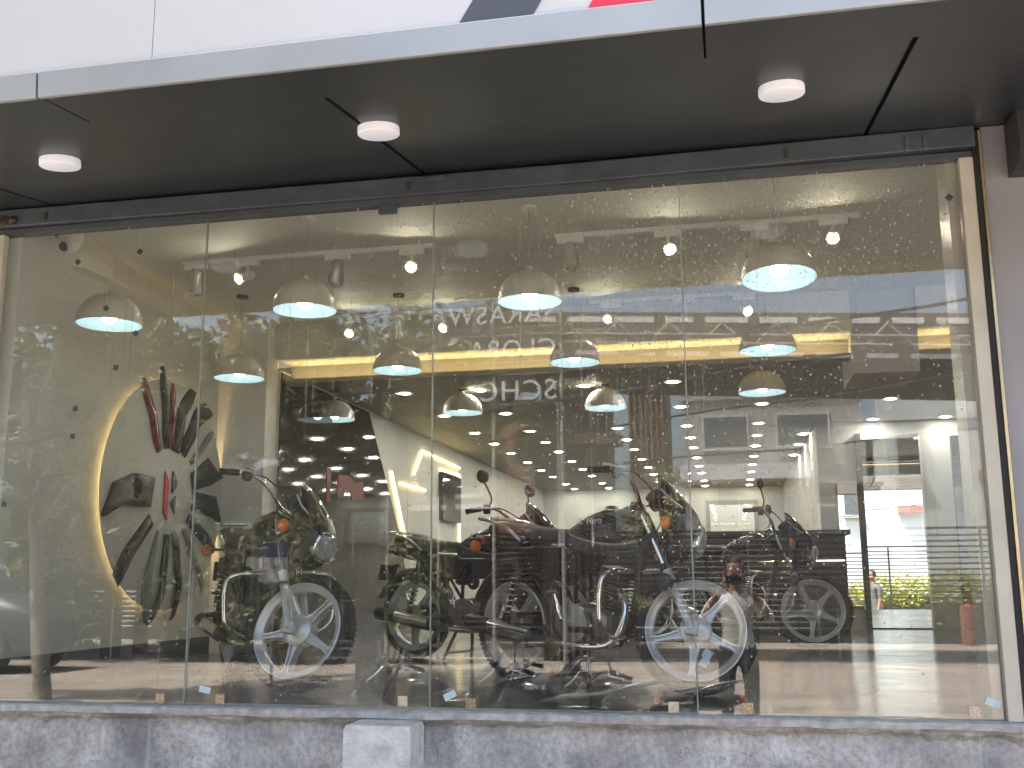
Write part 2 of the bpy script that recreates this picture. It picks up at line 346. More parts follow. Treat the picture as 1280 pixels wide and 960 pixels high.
# ------------------------------------------------------------------ motorcycle (x forward, y to its left, z up, origin on the floor between the axles)
RAKE=R(26.5); SP=Vector((.343,0,.855)); SA=Vector((-math.sin(RAKE),0,math.cos(RAKE)))   # steering pivot and axis
FAX=Vector((.62,0,.305)); RAX=Vector((-.615,0,.305))
def wheel_meshes(spokes=5):
    RX=Matrix.Rotation(PI/2,4,'X')            # lathe axis z -> y
    rim=MB().lathe([(.250,.043),(.243,.045),(.236,.038),(.228,.028),(.216,.024),(.211,.018),(.211,-.018),(.216,-.024),(.228,-.028),(.236,-.038),(.243,-.045),(.250,-.043),(.240,0)],RX,56,closed=True)
    for k in range(spokes):
        a=2*PI*k/spokes+.35; M=Matrix.Rotation(a,4,'Y')
        ca=[(.050,.026),(.13,.0145),(.190,.011),(.218,.019)]
        rings=[[Vector((r,s*h,w*u)) for s,u in ((1,1),(1,-1),(-1,-1),(-1,1))] for (r,w),h in zip(ca,(.020,.012,.010,.013))]
        rim.loft(rings,M=M)
        for sy in (1,-1):
            for sz in (1,-1):
                rr=[(.060,.0235),(.13,.0125),(.190,.0092),(.222,.018)]
                rim.loft([[Vector((r,sy*(.010+.012)+d*.006,sz*w+e*.0045)) for d,e in ((1,1),(1,-1),(-1,-1),(-1,1))] for r,w in rr],M=M)
    rimm=rim
    hub=MB().lathe([(.001,-.060),(.030,-.060),(.070,-.048),(.079,-.040),(.079,.040),(.070,.048),(.030,.060),(.001,.060)],RX,32)
    nut=MB(); nut.lathe([(.001,-.10),(.014,-.10),(.016,-.092),(.016,.092),(.014,.10),(.001,.10)],RX,6)
    prof=[]
    for j in range(18):
        t=2*PI*j/18; prof.append((.277+.031*math.cos(t),.046*math.copysign(abs(math.sin(t))**.8,math.sin(t))))
    tyre=MB().lathe(prof,RX,64,closed=True)
    for k in range(72):                          # tread blocks
        for s,off in ((1,0),(-1,.5),(0,.25)):
            a=2*PI*(k+off)/72; M=Matrix.Rotation(a,4,'Y')
            y0=s*.026; tyre.box(.299 if s else .305,.3055 if s else .3105,y0-.010,y0+.010,-.007,.007,M)
    return rimm,hub,nut,tyre
PROTO={}
def make_bike():
    root=empty('motorcycle','bike','motorcycle')
    steer=[]
    def P(mb,name,mats,parent=root,smooth=40,bevel=0,st=False,label=None):
        o=mb.build(name,mats,parent,smooth,bevel)
        if st and parent is root: o['st']=1
        if label: o['label']=label
        return o
    rim,hub,nut,tyre=wheel_meshes()
    for nm,ax,st in (('front_wheel',FAX,True),('rear_wheel',RAX,False)):
        w=rim.build(nm,m_alu,root,35); w.data.transform(Matrix.Translation(ax)); 
        if st: w['st']=1
        for pm,pn,pmat in ((tyre,'tyre',m_tyre),(hub,'hub',m_alu if st else m_engl),(nut,'axle_nut',m_fork)):
            c=pm.build(pn,pmat,w,35); c.data.transform(Matrix.Translation(ax))
    d=SA
    for s in (1,-1):                             # telescopic fork legs
        y=s*.092; b=FAX+Vector((-.015,y,0)); 
        lo=MB(); lo.tube([b+d*-.01,b+d*.04,b+d*.16,b+d*.30,b+d*.315],[.026,.027,.0245,.0255,.028],16); lo.box(b.x-.03,b.x+.032,y-.018,y+.018,b.z-.035,b.z+.03)
        leg=P(lo,'fork_leg',m_fork,st=True,bevel=.003)
        up=MB(); up.bar(b+d*.30,b+d*.66,.0165,14); u=up.build('fork_tube',m_chrome,leg)
        se_=MB(); se_.tube([b+d*.31,b+d*.325,b+d*.345],[.030,.030,.022],14); se_.build('dust_seal',m_black,leg)
    tc=MB()
    for k,w in ((.50,.028),(.645,.024)):
        c=FAX+Vector((-.02,0,0))+d*k; M=Matrix.Translation(c)@Matrix.Rotation(-RAKE,4,'Y'); tc.box(-.075,.03,-.125,.125,-w/2,w/2,M)
    tc.bar(SP-SA*.14,SP+SA*.05,.024)
    P(tc,'triple_clamp',m_eng,st=True,bevel=.006)
    # handlebar
    hb=MB()
    path=[(.10,.375,1.005),(.17,.335,1.025),(.24,.24,1.035),(.285,.15,.99),(.30,.07,.945),(.305,0,.94),(.30,-.07,.945),(.285,-.15,.99),(.24,-.24,1.035),(.17,-.335,1.025),(.10,-.375,1.005)]
    hb.tube(cr(path,5),.0115,12); hbo=P(hb,'handlebar',m_chrome,st=True)
    for s in (1,-1):
        g=MB(); a=Vector((.175,s*.330,1.026)); b=Vector((.085,s*.385,1.002)); n=(b-a)/9
        g.tube([a+n*i for i in range(10)],[.0185,.0165,.0178,.0165,.0178,.0165,.0178,.0165,.0195,.0175],14); g.build('grip',m_black,hbo)
        sw=MB(); c=a+Vector((.035,-s*.02,.002)); sw.ball(c,.03,12,(.9,1.1,1.0)); sw.box(c.x-.018,c.x+.022,c.y-.02,c.y+.02,c.z-.035,c.z+.03); sw.build('switch_cluster',m_dark,hbo,40,.005)
        lv=MB(); lv.tube(cr([c+Vector((.035,0,.005)),c+Vector((.045,s*.05,0)),c+Vector((.0,s*.10,-.008)),c+Vector((-.045,s*.135,-.012))],5),[.007]*15+[.009],8); lv.build('lever',m_alu,hbo)
        cb=MB(); cb.tube(cr([c+Vector((.03,0,0)),c+Vector((.10,-s*.05,.0)),(.40,s*.13,.95),(.42,s*.08,.84),(.36,s*.05,.72)],6),.0045,8); cb.build('control_cable',m_black,hbo)
    cl=MB(); M=Matrix.Translation((.375,0,.985))@Matrix.Rotation(R(-38),4,'Y')
    for s in (1,-1): cl.lathe([(.001,-.03),(.046,-.03),(.05,0),(.05,.012),(.044,.016),(.001,.014)],M@Matrix.Translation((0,s*.055,0)),20)
    P(cl,'instrument_cluster',m_dark,st=True)
    # headlamp cowl, lamp and screen
    secs=[(.640,.500,.045,.060),(.675,.520,.075,.090),(.74,.535,.098,.112),(.82,.525,.108,.124),(.89,.505,.103,.128),(.945,.478,.088,.118)]
    cw=MB().loft([se(28,a,b,.72,'z',(x,0,z)) for z,x,a,b in secs]); P(cw,'headlamp_cowl',m_gloss,st=True)
    scs=[(.945,.480,.080,.112),(1.00,.452,.062,.098),(1.055,.420,.040,.078),(1.095,.392,.018,.055),(1.105,.384,.006,.035)]
    sc=MB().loft([se(28,a,b,.8,'z',(x,0,z)) for z,x,a,b in scs]); P(sc,'windscreen',m_screen,st=True)
    M=Matrix.Translation((.596,0,.765))@Matrix.Rotation(R(14),4,'Y')
    hl=MB(); prof=[(-.03,.070,.052),(.012,.090,.066),(.034,.086,.062),(.046,.060,.044),(.050,.012,.010)]
    hl.loft([[M@p for p in se(28,b,c,.55,'x',(x,0,0))] for x,b,c in prof]); lampo=P(hl,'headlamp',m_headl,st=True)
    bz=MB(); bz.loft([[M@p for p in se(28,b,c,.55,'x',(x,0,0))] for x,b,c in ((.004,.098,.074),(.020,.101,.077),(.028,.096,.072),(.020,.088,.065),(.004,.088,.065))],caps=False,wrap=True); bz.build('bezel',m_chrome,lampo)
    for s in (1,-1):
        st=MB(); st.tube(cr([(.575,s*.095,.85),(.535,s*.118,.90),(.475,s*.122,.945),(.41,s*.098,1.01)],5),.0055,8); P(st,'cowl_trim',m_alu,st=True)
    for s in (1,-1):                             # indicators
        t=MB(); c=Vector((.455,s*.205,.800)); t.bar((.44,s*.10,.805),c,.010); ind=P(t,'front_indicator',m_dark,st=True)
        l=MB(); l.lathe([(.001,-.022),(.026,-.020),(.036,.0),(.034,.012),(.022,.024),(.001,.028)],Matrix.Translation(c+Vector((.004,0,0)))@Matrix.Rotation(PI/2,4,'Y'),18); l.build('amber_lens',m_amber,ind)
        t=MB(); c=Vector((-.80,s*.165,.760)); t.bar((-.78,s*.06,.765),c,.009); ind=P(t,'rear_indicator',m_dark)
        l=MB(); l.lathe([(.001,-.028),(.022,-.024),(.034,-.012),(.036,0),(.026,.020),(.001,.022)],Matrix.Translation(c-Vector((.004,0,0)))@Matrix.Rotation(PI/2,4,'Y'),18); l.build('amber_lens',m_amber,ind)
    # round amber lamp beside the fork
    c=Vector((.475,-.185,.500)); t=MB(); t.bar((.52,-.10,.53),c,.008); t.lathe([(.001,.03),(.03,.026),(.044,.006),(.044,-.002),(.001,-.004)],Matrix.Translation(c)@Matrix.Rotation(PI/2,4,'X'),20)
    ind=P(t,'side_lamp',m_dark,st=True); l=MB(); l.lathe([(.001,.0),(.037,0),(.037,.012),(.026,.022),(.001,.026)],Matrix.Translation(c-Vector((0,.0,0)))@Matrix.Rotation(PI/2,4,'X')@Matrix.Translation((0,0,.0)),20); l.build('amber_lens',m_amber,ind)
    # tank
    tk=[(.335,.795,.045,.050),(.30,.80,.085,.085),(.23,.815,.122,.112),(.12,.822,.138,.120),(0,.805,.136,.108),(-.10,.785,.116,.090),(-.175,.770,.085,.066),(-.195,.768,.055,.045)]
    tank=P(MB().loft([se(32,b,h,.78,'x',(x,0,z)) for x,z,b,h in tk]),'fuel_tank',m_tank)
    cp=MB(); cp.lathe([(.001,.018),(.028,.016),(.034,.008),(.036,0),(.001,-.01)],Matrix.Translation((.10,0,.940)),20); cp.build('filler_cap',m_chrome,tank)
    for s in (1,-1):
        M=Matrix.Translation((.035 if s<0 else .165,s*.1395,.855))@Matrix.Rotation(PI if s>0 else 0,4,'Z')@Matrix.Rotation(PI/2-.12,4,'X')
        lettering('tank_lettering','Hero',.050,m_letw,tank,M,.0015)
        em=MB(); ME=M@Matrix.Translation((-.052,0,0))
        em.prism([(0,0),(.010,0),(.010,.036),(0,.036)],-.001,.0016,ME); em.prism([(.016,.020),(.030,.036),(.020,.036),(.016,.030)],-.001,.0016,ME); em.prism([(.016,.016),(.030,0),(.020,0),(.016,.006)],-.001,.0016,ME)
        em.build('tank_emblem',m_letw,tank,0)
    # seat, tail, side panels
    stt=[(-.155,.790,.075,.030),(-.19,.800,.110,.040),(-.30,.805,.122,.042),(-.42,.815,.128,.046),(-.55,.835,.130,.052),(-.68,.850,.122,.050),(-.76,.856,.100,.040),(-.785,.858,.07,.024)]
    P(MB().loft([se(28,b,h,.65,'x',(x,0,z)) for x,z,b,h in stt]),'seat',m_seat)
    tl=[(-.50,.760,.105,.050),(-.62,.765,.105,.055),(-.74,.785,.090,.050),(-.83,.800,.065,.036),(-.85,.802,.05,.026)]
    tail=P(MB().loft([se(24,b,h,.7,'x',(x,0,z)) for x,z,b,h in tl]),'tail_cowl',m_gloss)
    l=MB(); l.loft([se(20,b,h,.6,'x',(x,0,.800)) for x,b,h in ((-.835,.062,.034),(-.872,.056,.030),(-.885,.03,.016))]); l.build('tail_lamp',m_redlens,tail)
    gr=MB(); gr.tube(cr([(-.46,.135,.78),(-.56,.150,.855),(-.70,.150,.905),(-.83,.105,.925),(-.855,0,.928),(-.83,-.105,.925),(-.70,-.150,.905),(-.56,-.150,.855),(-.46,-.135,.78)],5),.0115,12)
    P(gr,'grab_rail',m_chrome)
    for s in (1,-1):
        sp=MB(); poly=[(-.05,.70),(-.14,.745),(-.36,.755),(-.50,.725),(-.42,.60),(-.28,.545),(-.12,.58)]
        M=Matrix.Translation((0,s*.118,0))@Matrix.Rotation(PI/2,4,'X'); sp.prism(poly,-.014,.014,M)
        P(sp,'side_panel',m_gloss,bevel=.012,smooth=30)
        sh=MB(); a=Vector((-.585,s*.135,.325)); b=Vector((-.47,s*.135,.70)); sh.bar(a,b,.014,12); sh.bar(a+(b-a)*.80,b,.030,14); sh.bar(a,a+(b-a)*.12,.026,12)
        so=P(sh,'rear_shock',m_eng); n=60; t0=(b-a).normalized(); u=Vector((0,1,0)); w=t0.cross(u)
        co=MB(); co.tube([a+(b-a)*(.12+.68*i/n)+(u*math.cos(i*2*PI/7.5)+w*math.sin(i*2*PI/7.5))*.028 for i in range(n+1)],.0055,7); co.build('spring',m_chrome,so)
        fp=MB(); fp.bar((.02,s*.14,.30),(.02,s*.27,.31),.016,12); P(fp,'footpeg',m_black)
        pp=MB(); pp.bar((-.36,s*.13,.37),(-.37,s*.25,.375),.015,12); P(pp,'pillion_peg',m_black)
    # frame
    fr=MB(); fr.tube(cr([(.30,0,.80),(.10,0,.73),(-.18,0,.72),(-.45,0,.745),(-.76,0,.775)],4),.02,10); fr.tube(cr([(.315,0,.76),(.27,0,.55),(.215,0,.34),(.12,0,.22)],4),.019,10)
    for s in (1,-1):
        fr.tube(cr([(.12,s*.02,.22),(-.02,s*.11,.225),(-.22,s*.11,.24),(-.26,s*.10,.40),(-.24,s*.09,.70)],4),.014,8)
        fr.tube([(-.22,s*.085,.30),(-.615,s*.095,.305)],.018,8); fr.tube([(-.26,s*.10,.42),(-.50,s*.11,.74),(-.78,s*.05,.78)],.012,8)
    P(fr,'frame',m_dark)
    # engine
    en=MB()
    for y0,rad in ((-.135,.098),(.105,.085)): en.lathe([(.001,-.028),(rad*.7,-.028),(rad,-.016),(rad+.006,.02),(.001,.03)],Matrix.Translation((-.07,y0,.335))@Matrix.Rotation(PI/2,4,'X'),28)
    en.loft([se(20,.10,h,.6,'x',(x,0,.335)) for x,h in ((-.24,.055),(-.20,.095),(-.05,.105),(.08,.09),(.13,.05))]); eo=P(en,'crankcase',m_engl)
    cy=MB(); M=Matrix.Translation((.085,0,.40))@Matrix.Rotation(R(14),4,'Y')
    cy.box(-.05,.05,-.05,.05,-.02,.20,M)
    for k in range(9): cy.box(-.078,.078,-.082,.082,.008+k*.019,.016+k*.019,M)
    cy.box(-.07,.06,-.07,.07,.178,.225,M); P(cy,'cylinder',m_eng,smooth=0)
    cb=MB(); cb.ball((-.09,0,.55),.05,14,(1,.8,1.1)); cb.lathe([(.02,-.08),(.032,-.06),(.032,.06),(.02,.08)],Matrix.Translation((-.16,0,.56))@Matrix.Rotation(PI/2,4,'Y'),14); P(cb,'carburettor',m_eng)
    ex=MB(); pth=cr([(.15,-.045,.52),(.215,-.055,.46),(.225,-.085,.34),(.16,-.115,.235),(.0,-.135,.215),(-.22,-.145,.225)],6); ex.tube(pth,.020,14)
    exo=P(ex,'exhaust_pipe',m_chrome); mu=MB(); mu.tube([(-.20,-.145,.225),(-.28,-.15,.235),(-.36,-.155,.25),(-.84,-.165,.325),(-.86,-.165,.328),(-.86,-.165,.328)],[.022,.036,.045,.047,.040,.018],18); mu.build('silencer',m_eng,exo)
    hs=MB(); hs.tube([(-.36,-.168,.262),(-.66,-.180,.310)],[.043,.043],14); hs.build('heat_shield',m_chrome,exo)
    lg=MB()
    for s in (1,-1): lg.tube(cr([(.265,s*.03,.60),(.28,s*.16,.605),(.275,s*.265,.595),(.262,s*.305,.545),(.25,s*.305,.42),(.245,s*.285,.33),(.22,s*.18,.27),(.19,s*.03,.27)],5),.0125,12)
    P(lg,'leg_guard',m_chrome)
    cc=MB(); cc.prism([(-.20,.40),(-.62,.385),(-.70,.35),(-.70,.26),(-.62,.225),(-.20,.24)],.085,.115,Matrix.Rotation(PI/2,4,'X')@Matrix.Scale(-1,4,(0,0,1))); P(cc,'chain_cover',m_dark,bevel=.01)
    ff=[]; rf=MB()
    for i in range(13):
        a=R(20+i*11.5); ff.append([Vector((RAX.x+math.cos(a)*(r),y,RAX.z+math.sin(a)*(r))) for r,y in ((.330,-.075),(.352,-.05),(.352,.05),(.330,.075),(.326,.07),(.345,.046),(.345,-.046),(.326,-.07))])
    rf.loft(ff); fdo=P(rf,'rear_mudguard',m_dark)
    npb=MB(); npb.box(-.012,.012,-.09,.09,-.06,.06,Matrix.Translation((-.90,0,.63))@Matrix.Rotation(R(12),4,'Y')); npb.box(-.92,-.80,-.015,.015,.66,.69); npb.build('plate_holder',m_dark,fdo,0,.003)
    ks=MB(); ks.tube(cr([(-.10,-.16,.34),(-.105,-.20,.36),(-.12,-.21,.44),(-.14,-.205,.50)],4),.009,8); ks.bar((-.14,-.205,.50),(-.14,-.285,.505),.011,8); P(ks,'kick_lever',m_chrome)
    bp=MB(); bp.tube(cr([(-.02,-.13,.26),(.08,-.16,.245),(.17,-.175,.275)],4),.009,8); bp.box(.15,.205,-.21,-.15,.270,.285); P(bp,'brake_pedal',m_dark)
    cs=MB()
    for s in (1,-1): cs.tube([(-.16,s*.08,.24),(-.20,s*.14,.10),(-.23,s*.17,.008)],.012,8)
    cs.bar((-.215,.155,.055),(-.215,-.155,.055),.009,8); P(cs,'centre_stand',m_dark)
    return root
def steer_bike(root,ang):
    S=Matrix.Translation(SP)@Matrix.Rotation(ang,4,SA)@Matrix.Translation(-SP)
    for ch in root.children:
        if ch.get('st'): ch.matrix_local=S
def add_mirrors(root,ang):
    S=Matrix.Translation(SP)@Matrix.Rotation(ang,4,SA)@Matrix.Translation(-SP)
    for s in (1,-1):
        mb=MB(); mb.tube(cr([(.21,s*.28,1.04),(.235,s*.29,1.10),(.215,s*.335,1.185),(.20,s*.355,1.215)],5),.0065,8)
        mb.loft([se(20,a,b,.75,'x',(x,s*.375,1.245)) for x,a,b in ((.185,.050,.032),(.20,.066,.046),(.225,.055,.038),(.236,.02,.015))])
        o=mb.build('mirror',m_dark,root); o.matrix_local=S
def place_bike(r,x,y,yaw,lean=0,z=0):
    r.location=(x,y,z); r.rotation_euler=Euler((lean,0,yaw),'XYZ')

bikeA=make_bike()
bikes=[bikeA]+[copy_tree(bikeA) for _ in range(6)]
def set_bike(i,fx,fy,yaw,st,label,group,z=0,mir=False,lean=0):
    b=bikes[i]; c,s=math.cos(yaw),math.sin(yaw)
    place_bike(b,fx-FAX.x*c,fy-FAX.x*s,yaw,lean,z); steer_bike(b,st)
    if mir: add_mirrors(b,st)
    b['label']=label; b['group']=group
G1='motorcycles on show inside the shop'; G2='motorcycles parked outside along the window'
set_bike(0,-2.21,.58,R(-49),R(44),'black motorcycle with headlamp cowl facing the window, beside the lit disc of body panels',G1)
set_bike(1,-.20,.78,R(-33),R(33),'black motorcycle close to the glass, front wheel turned flat, blue tag on a spoke',G1)
set_bike(2,-1.20,2.62,R(-22),R(8),'dark motorcycle with two upright mirrors parked behind the other black motorcycles',G1,mir=True)
for ch in [c for k in (2,4,5,6) for c in bikes[k].children]:
    if 'indicator' in ch.name or 'side_lamp' in ch.name:
        for g in list(ch.children): bpy.data.objects.remove(g)
        bpy.data.objects.remove(ch)
set_bike(3,.60,4.22,R(-35),R(32),'black motorcycle with mirrors at the back near the bright doorway',G1,mir=True)
GZ=-1.0
def park(i,hx,hy,yaw,st,label):
    b=bikes[i]; b.scale=(.93,.93,.93); c,s_=math.cos(yaw),math.sin(yaw)
    place_bike(b,hx-.2*c,hy-.2*s_,yaw,R(-6),GZ); steer_bike(b,st); add_mirrors(b,st); b['label']=label; b['group']=G2
park(4,-1.55,-2.94,R(186),R(-12),'parked motorcycle reflected low in the window pane with the seam beside the concrete block')
park(5,-.98,-3.06,R(184),R(-30),'parked motorcycle with grab rail reflected above the sill, between the two front motorcycles')
park(6,-2.45,-3.12,R(176),R(-15),'parked motorcycle reflected just right of the headlamp motorcycle, above the sill')
# tag on the front wheel of the second bike
t=MB(); M=Matrix.Translation(FAX+Vector((.075,-.045,-.095)))@Matrix.Rotation(.5,4,'Y')
t.box(-.022,.022,-.002,.002,-.045,0,M); t.box(-.012,.030,-.002,.002,-.085,-.045,M)
for ch in bikes[1].children:
    if ch.name.startswith('front_wheel'): o=t.build('paper_tag',m_tag,ch,0); o['label']='pale blue paper tag tied to a spoke'

# ------------------------------------------------------------------ ground, plinth, window front
o=MB().add([(-220,-220,GZ),(220,-220,GZ),(220,220,GZ),(-220,220,GZ)],[(0,1,2,3)]).build('ground',m_ground,None,0); struct(o)
o=MB().add([(-120,-20.5,GZ+.004),(120,-20.5,GZ+.004),(120,-17.2,GZ+.004),(-120,-17.2,GZ+.004)],[(0,1,2,3)]).build('road',m_road,None,0); struct(o)
pl=empty('plinth_wall','stained grey concrete plinth under the shop window with a stone ledge','wall',(-1.3,-.03,GZ))
W=MB(); W.box(-6,3.4,-.005,.30,GZ-.02,-.034); w=W.build('wall',m_conc,pl,0); w.matrix_parent_inverse=Matrix.Translation((1.3,.03,-GZ))
JX=[-3.707,-2.528,-1.344,-.175,1.026]
lg=MB()
xs=[-6+i*.12 for i in range(62)]
rings=[]
for i,x in enumerate(xs):
    j=random.uniform(-.004,.004); q=random.uniform(-.005,.003)
    rings.append([Vector((x,-.062+j,-.006+q*.4)),Vector((x,-.05,0)),Vector((x,.10,0)),Vector((x,.10,-.033)),Vector((x,-.056+j,-.033+q))])
lg.loft(rings); l=lg.build('ledge',m_sill,pl,30); l.matrix_parent_inverse=Matrix.Translation((1.3,.03,-GZ))
cb=MB(); cb.loft([[Vector((-1.505+sx*a,-.145+sy*b,z)) for sx,sy in ((-1,-1),(1,-1),(1,1),(-1,1))] for a,b,z in ((.158,.10,GZ),(.148,.10,-.06),(.141,.094,-.040),(.122,.08,-.036))])
tag(cb.build('concrete_block',m_block,None,30),'pale concrete block standing against the plinth below the window ledge','block')

rr=random.Random(5); mo=MB(); rings=[]
for k in range(300):
    x=-5.9+k*.031; d=.012+.020*max(0,math.sin(x*7.3+math.sin(x*3)*2))*rr.random()+.012*rr.random(); q=.006+.012*rr.random()
    rings.append([Vector((x,.0,-.030)),Vector((x,-.022-q,-.032)),Vector((x,-.020-q,-.036-d*.6)),Vector((x,-.004,-.036-d*1.5)),Vector((x,.004,-.036-d*1.5))])
mo.loft(rings); l=mo.build('mortar_edge',m_conc,pl,25); l.matrix_parent_inverse=Matrix.Translation((1.3,.03,-GZ))
GT=2.365
for i in range(4):
    x0,x1=JX[i]+.004,JX[i+1]-.004
    p=MB(); p.mat(1).box(x0,x1,-.006,.006,.002,GT)
    p.m=[0 if k==2 else 1 for k in range(6)]
    g=p.build('glass_pane',[m_glassf,m_glass],None,0)
    tag(g,['glass pane at the left jamb in front of the dome camera','glass pane in front of the motorcycle with the headlamp','glass pane in the middle above the concrete block and its right','glass pane beside the cladded pilaster, spotted with rain marks'][i],'window pane','glass panes of the shop window')
    if i<3:
        s=MB(); s.box(x1+.0015,x1+.0065,-.0070,.0070,.002,GT); s.build('silicone_joint',m_silic,g,0)
    def sq(name,mat,x,z,s,rot,sh=1.0,dep=.0015):
        M=Matrix.Translation((x,-.0066,z))@Matrix.Rotation(rot,4,'Y'); MB().box(-s/2*sh,s/2*sh,-dep,0,-s/2,s/2,M).build(name,mat,g,0)
    for x,z in ((-2.649,.028),(-2.346,.031),(-1.468,.036),(-1.156,.031),(-.276,.031),(.03,.031),(.914,.033)):
        if x0<x<x1:
            sq('clip_square',m_gold2 if x in (-2.649,-2.346,-1.156,.03) else m_tape,x,z,.044,0)
    for x,z,a in ((-2.424,.072,.2),(-1.251,.064,-.45),(.985,.071,.35)):
        if x0<x<x1: sq('paper_sticker',m_tag,x,z,.030,a,1.9)
    GS=((182,301),(101,314),(149,376),(191,410),(167,453),(115,510),(116,544),(31,632),(1194,247))
    for (x,z) in ((-2.895,2.218),(-3.245,2.186),(-3.065,1.93),(-2.89,1.79),(-2.99,1.62),(-3.20,1.42),(-3.205,1.28),(-3.56,.95),(.985,2.187)):
        if x0<x<x1: sq('tape_square',m_green,x,z,.026,random.choice((0,.15,.6,.75)))
# header beam
hb=empty('header_beam','blue grey painted steel beam running along the top of the shop window','beam',(-1.3,0,GT))
inv=Matrix.Translation((1.3,0,-GT))
def bp(mb,name,mat,bevel=0):
    o=mb.build(name,mat,hb,30,bevel); o.matrix_parent_inverse=inv; return o
b=MB()
b.loft([[Vector((x,-.060,GT+.018+d)),Vector((x,.05,GT+.018+d)),Vector((x,.05,2.53)),Vector((x,-.060,2.475+d))] for x,d in ((-5.2,.012),(-1.8,0),(-.6,-.004),(1.10,.014))]); bp(b,'beam_body',m_steel,.004)
b=MB(); b.box(-5.2,1.095,-.030,.03,GT-.010,GT+.020); bp(b,'glazing_channel',m_steel,.002)
for x in (-3.42,-1.46,.30): bp(MB().box(x,x+.012,-.068,-.058,GT+.045,GT+.085),'slot_bracket',m_dark)
b=MB(); b.box(-1.615,-1.525,-.035,-.008,GT-.055,GT-.008); b.ball((-1.60,-.03,GT-.052),.008,8); bp(b,'patch_clip',m_steel,.004)
b=MB(); b.box(-1.42,-1.27,-.075,-.05,GT+.075,GT+.10); bp(b,'bracket_plate',m_steel,.003)
b=MB(); b.lathe([(.001,-.02),(.035,-.018),(.04,-.004),(.025,.0),(.001,.004)],Matrix.Translation((-3.66,-.062,GT+.06))@Matrix.Rotation(PI/2,4,'X'),18); b.ball((-3.60,-.066,GT+.055),.022,10); b.ball((-3.70,-.066,GT+.05),.016,10); bp(b,'fixing_bolt',m_dark)
for x in (.81,.885): bp(MB().box(x,x+.022,-.070,-.055,GT+.035,GT+.10),'lug',m_steel,.003)
# jambs and pilaster
j=empty('window_jamb','cream window jamb at the left edge of the glass, beside the dome camera','window frame',(-3.68,0,0))
o=box('frame',-3.72,-3.655,-.05,-.012,.002,GT-.012,m_cream,j,.004); o.location=(3.68,0,0)
o=box('reveal',-3.86,-3.60,.02,.10,.002,2.75,m_greige,j); o.location=(3.68,0,0)
j=empty('window_jamb','cream jamb with glowing brass profile at the right edge of the glass, beside the pilaster','window frame',(1.04,0,0))
for nm,a in (('frame',(1.030,1.088,-.040,.012,.002,GT-.012,m_cream)),('reveal',(.985,1.030,.02,.22,.002,2.75,m_gold if 0 else m_cream)),('brass_profile',(1.112,1.126,-.050,.0,.002,2.47,m_gold)),('rubber_seal',(1.088,1.112,-.045,.01,-.002,2.47,m_black))):
    o=box(nm,*a,j,.002); o.location=(-1.04,0,0)
j=empty('pilaster','pinkish grey cladded pilaster beside the right end of the window','pillar',(1.6,0,GZ))
o=box('cladding',1.130,1.8,-.030,.55,GZ,2.49,m_pil,j,.003); o.location=(-1.6,0,-GZ)
b=MB(); b.loft([[Vector((x,y,z)) for x,y in ((1.225,-.03),(1.225,-.03-d),(1.80,-.03-d),(1.80,-.03))] for z,d in ((2.48,.20),(2.28,.20),(2.245,.10))])
wb=b.build('wall_light_box',m_dark,None,0,.003); tag(wb,'dark wedge shaped metal box fixed high on the pilaster under the soffit','light box')
MB().ball((1.26,-.236,2.44),.006,8).build('screw',m_alu,wb)

# canopy : sloping soffit, trim, sign sheet
cn=empty('shop_canopy','dark panelled canopy soffit with pale metal trim over the shop window','canopy',(-1.3,-.75,2.4))
inv=Matrix.Translation((1.3,.75,-2.4))
SD=-1.506
def sz(y): return 2.497+(2.300-2.497)*(y/SD)
def cp_(mb,name,mat,bevel=0,label=None):
    o=mb.build(name,mat,cn,0,bevel); o.matrix_parent_inverse=inv
    if label: o['label']=label
    return o
b=MB(); b.loft([[Vector((x,.3,sz(0)+.022)),Vector((x,0,sz(0)+.022)),Vector((x,SD+.01,sz(SD)+.022)),Vector((x,SD+.01,3.2)),Vector((x,.3,3.2))] for x in (-9,6)]); cp_(b,'canopy_core',m_joint)
# soffit seams run from the beam to the trim (x at the beam, x at the trim)
seams=[(-7.5,-7.5),(-5.6,-5.6),(-3.38,-3.47),(-1.385,-1.42),(.650,.672),(2.7,2.7),(4.8,4.8)]
for (a0,b0),(a1,b1) in zip(seams,seams[1:]):
    b=MB(); g=.009
    b.loft([[Vector((a0+g,y,sz(y)+k)) if s==0 else Vector((a1-g,y,sz(y)+k)) for s,k in ((0,0),(1,0),(1,.018),(0,.018))] if abs(y)<.01 else
            [Vector((b0+g,y,sz(y)+k)) if s==0 else Vector((b1-g,y,sz(y)+k)) for s,k in ((0,0),(1,0),(1,.018),(0,.018))] for y in (.0,-1.20)])
    cp_(b,'soffit_panel',m_acp,.002)
tj=[-9,-2.40,-.022,3.2,6]
for a,c in zip(tj,tj[1:]):
    b=MB(); b.loft([[Vector((x,-1.203,sz(-1.203)+.017)),Vector((x,-1.203,sz(-1.203)-.002)),Vector((x,SD,sz(SD))),Vector((x,SD,sz(SD)+.017))] for x in (a+.004,c-.004)])
    cp_(b,'soffit_border',m_acp,.001)
    b=MB(); b.loft([[Vector((x,SD-.004,sz(SD)-.012)),Vector((x,SD-.022,sz(SD)-.012)),Vector((x,SD-.030,sz(SD)+.086)),Vector((x,SD-.004,sz(SD)+.086))] for x in (a+.005,c-.005)])
    cp_(b,'fascia_trim',m_trim,.003)
for a,c in ((-9,-1.955),(-1.952,2.2),(2.203,6)):
    cp_(MB().box(a,c,SD-.012,SD+.0,sz(SD)+.088,4.2),'sign_sheet',m_sign)
sl=.60
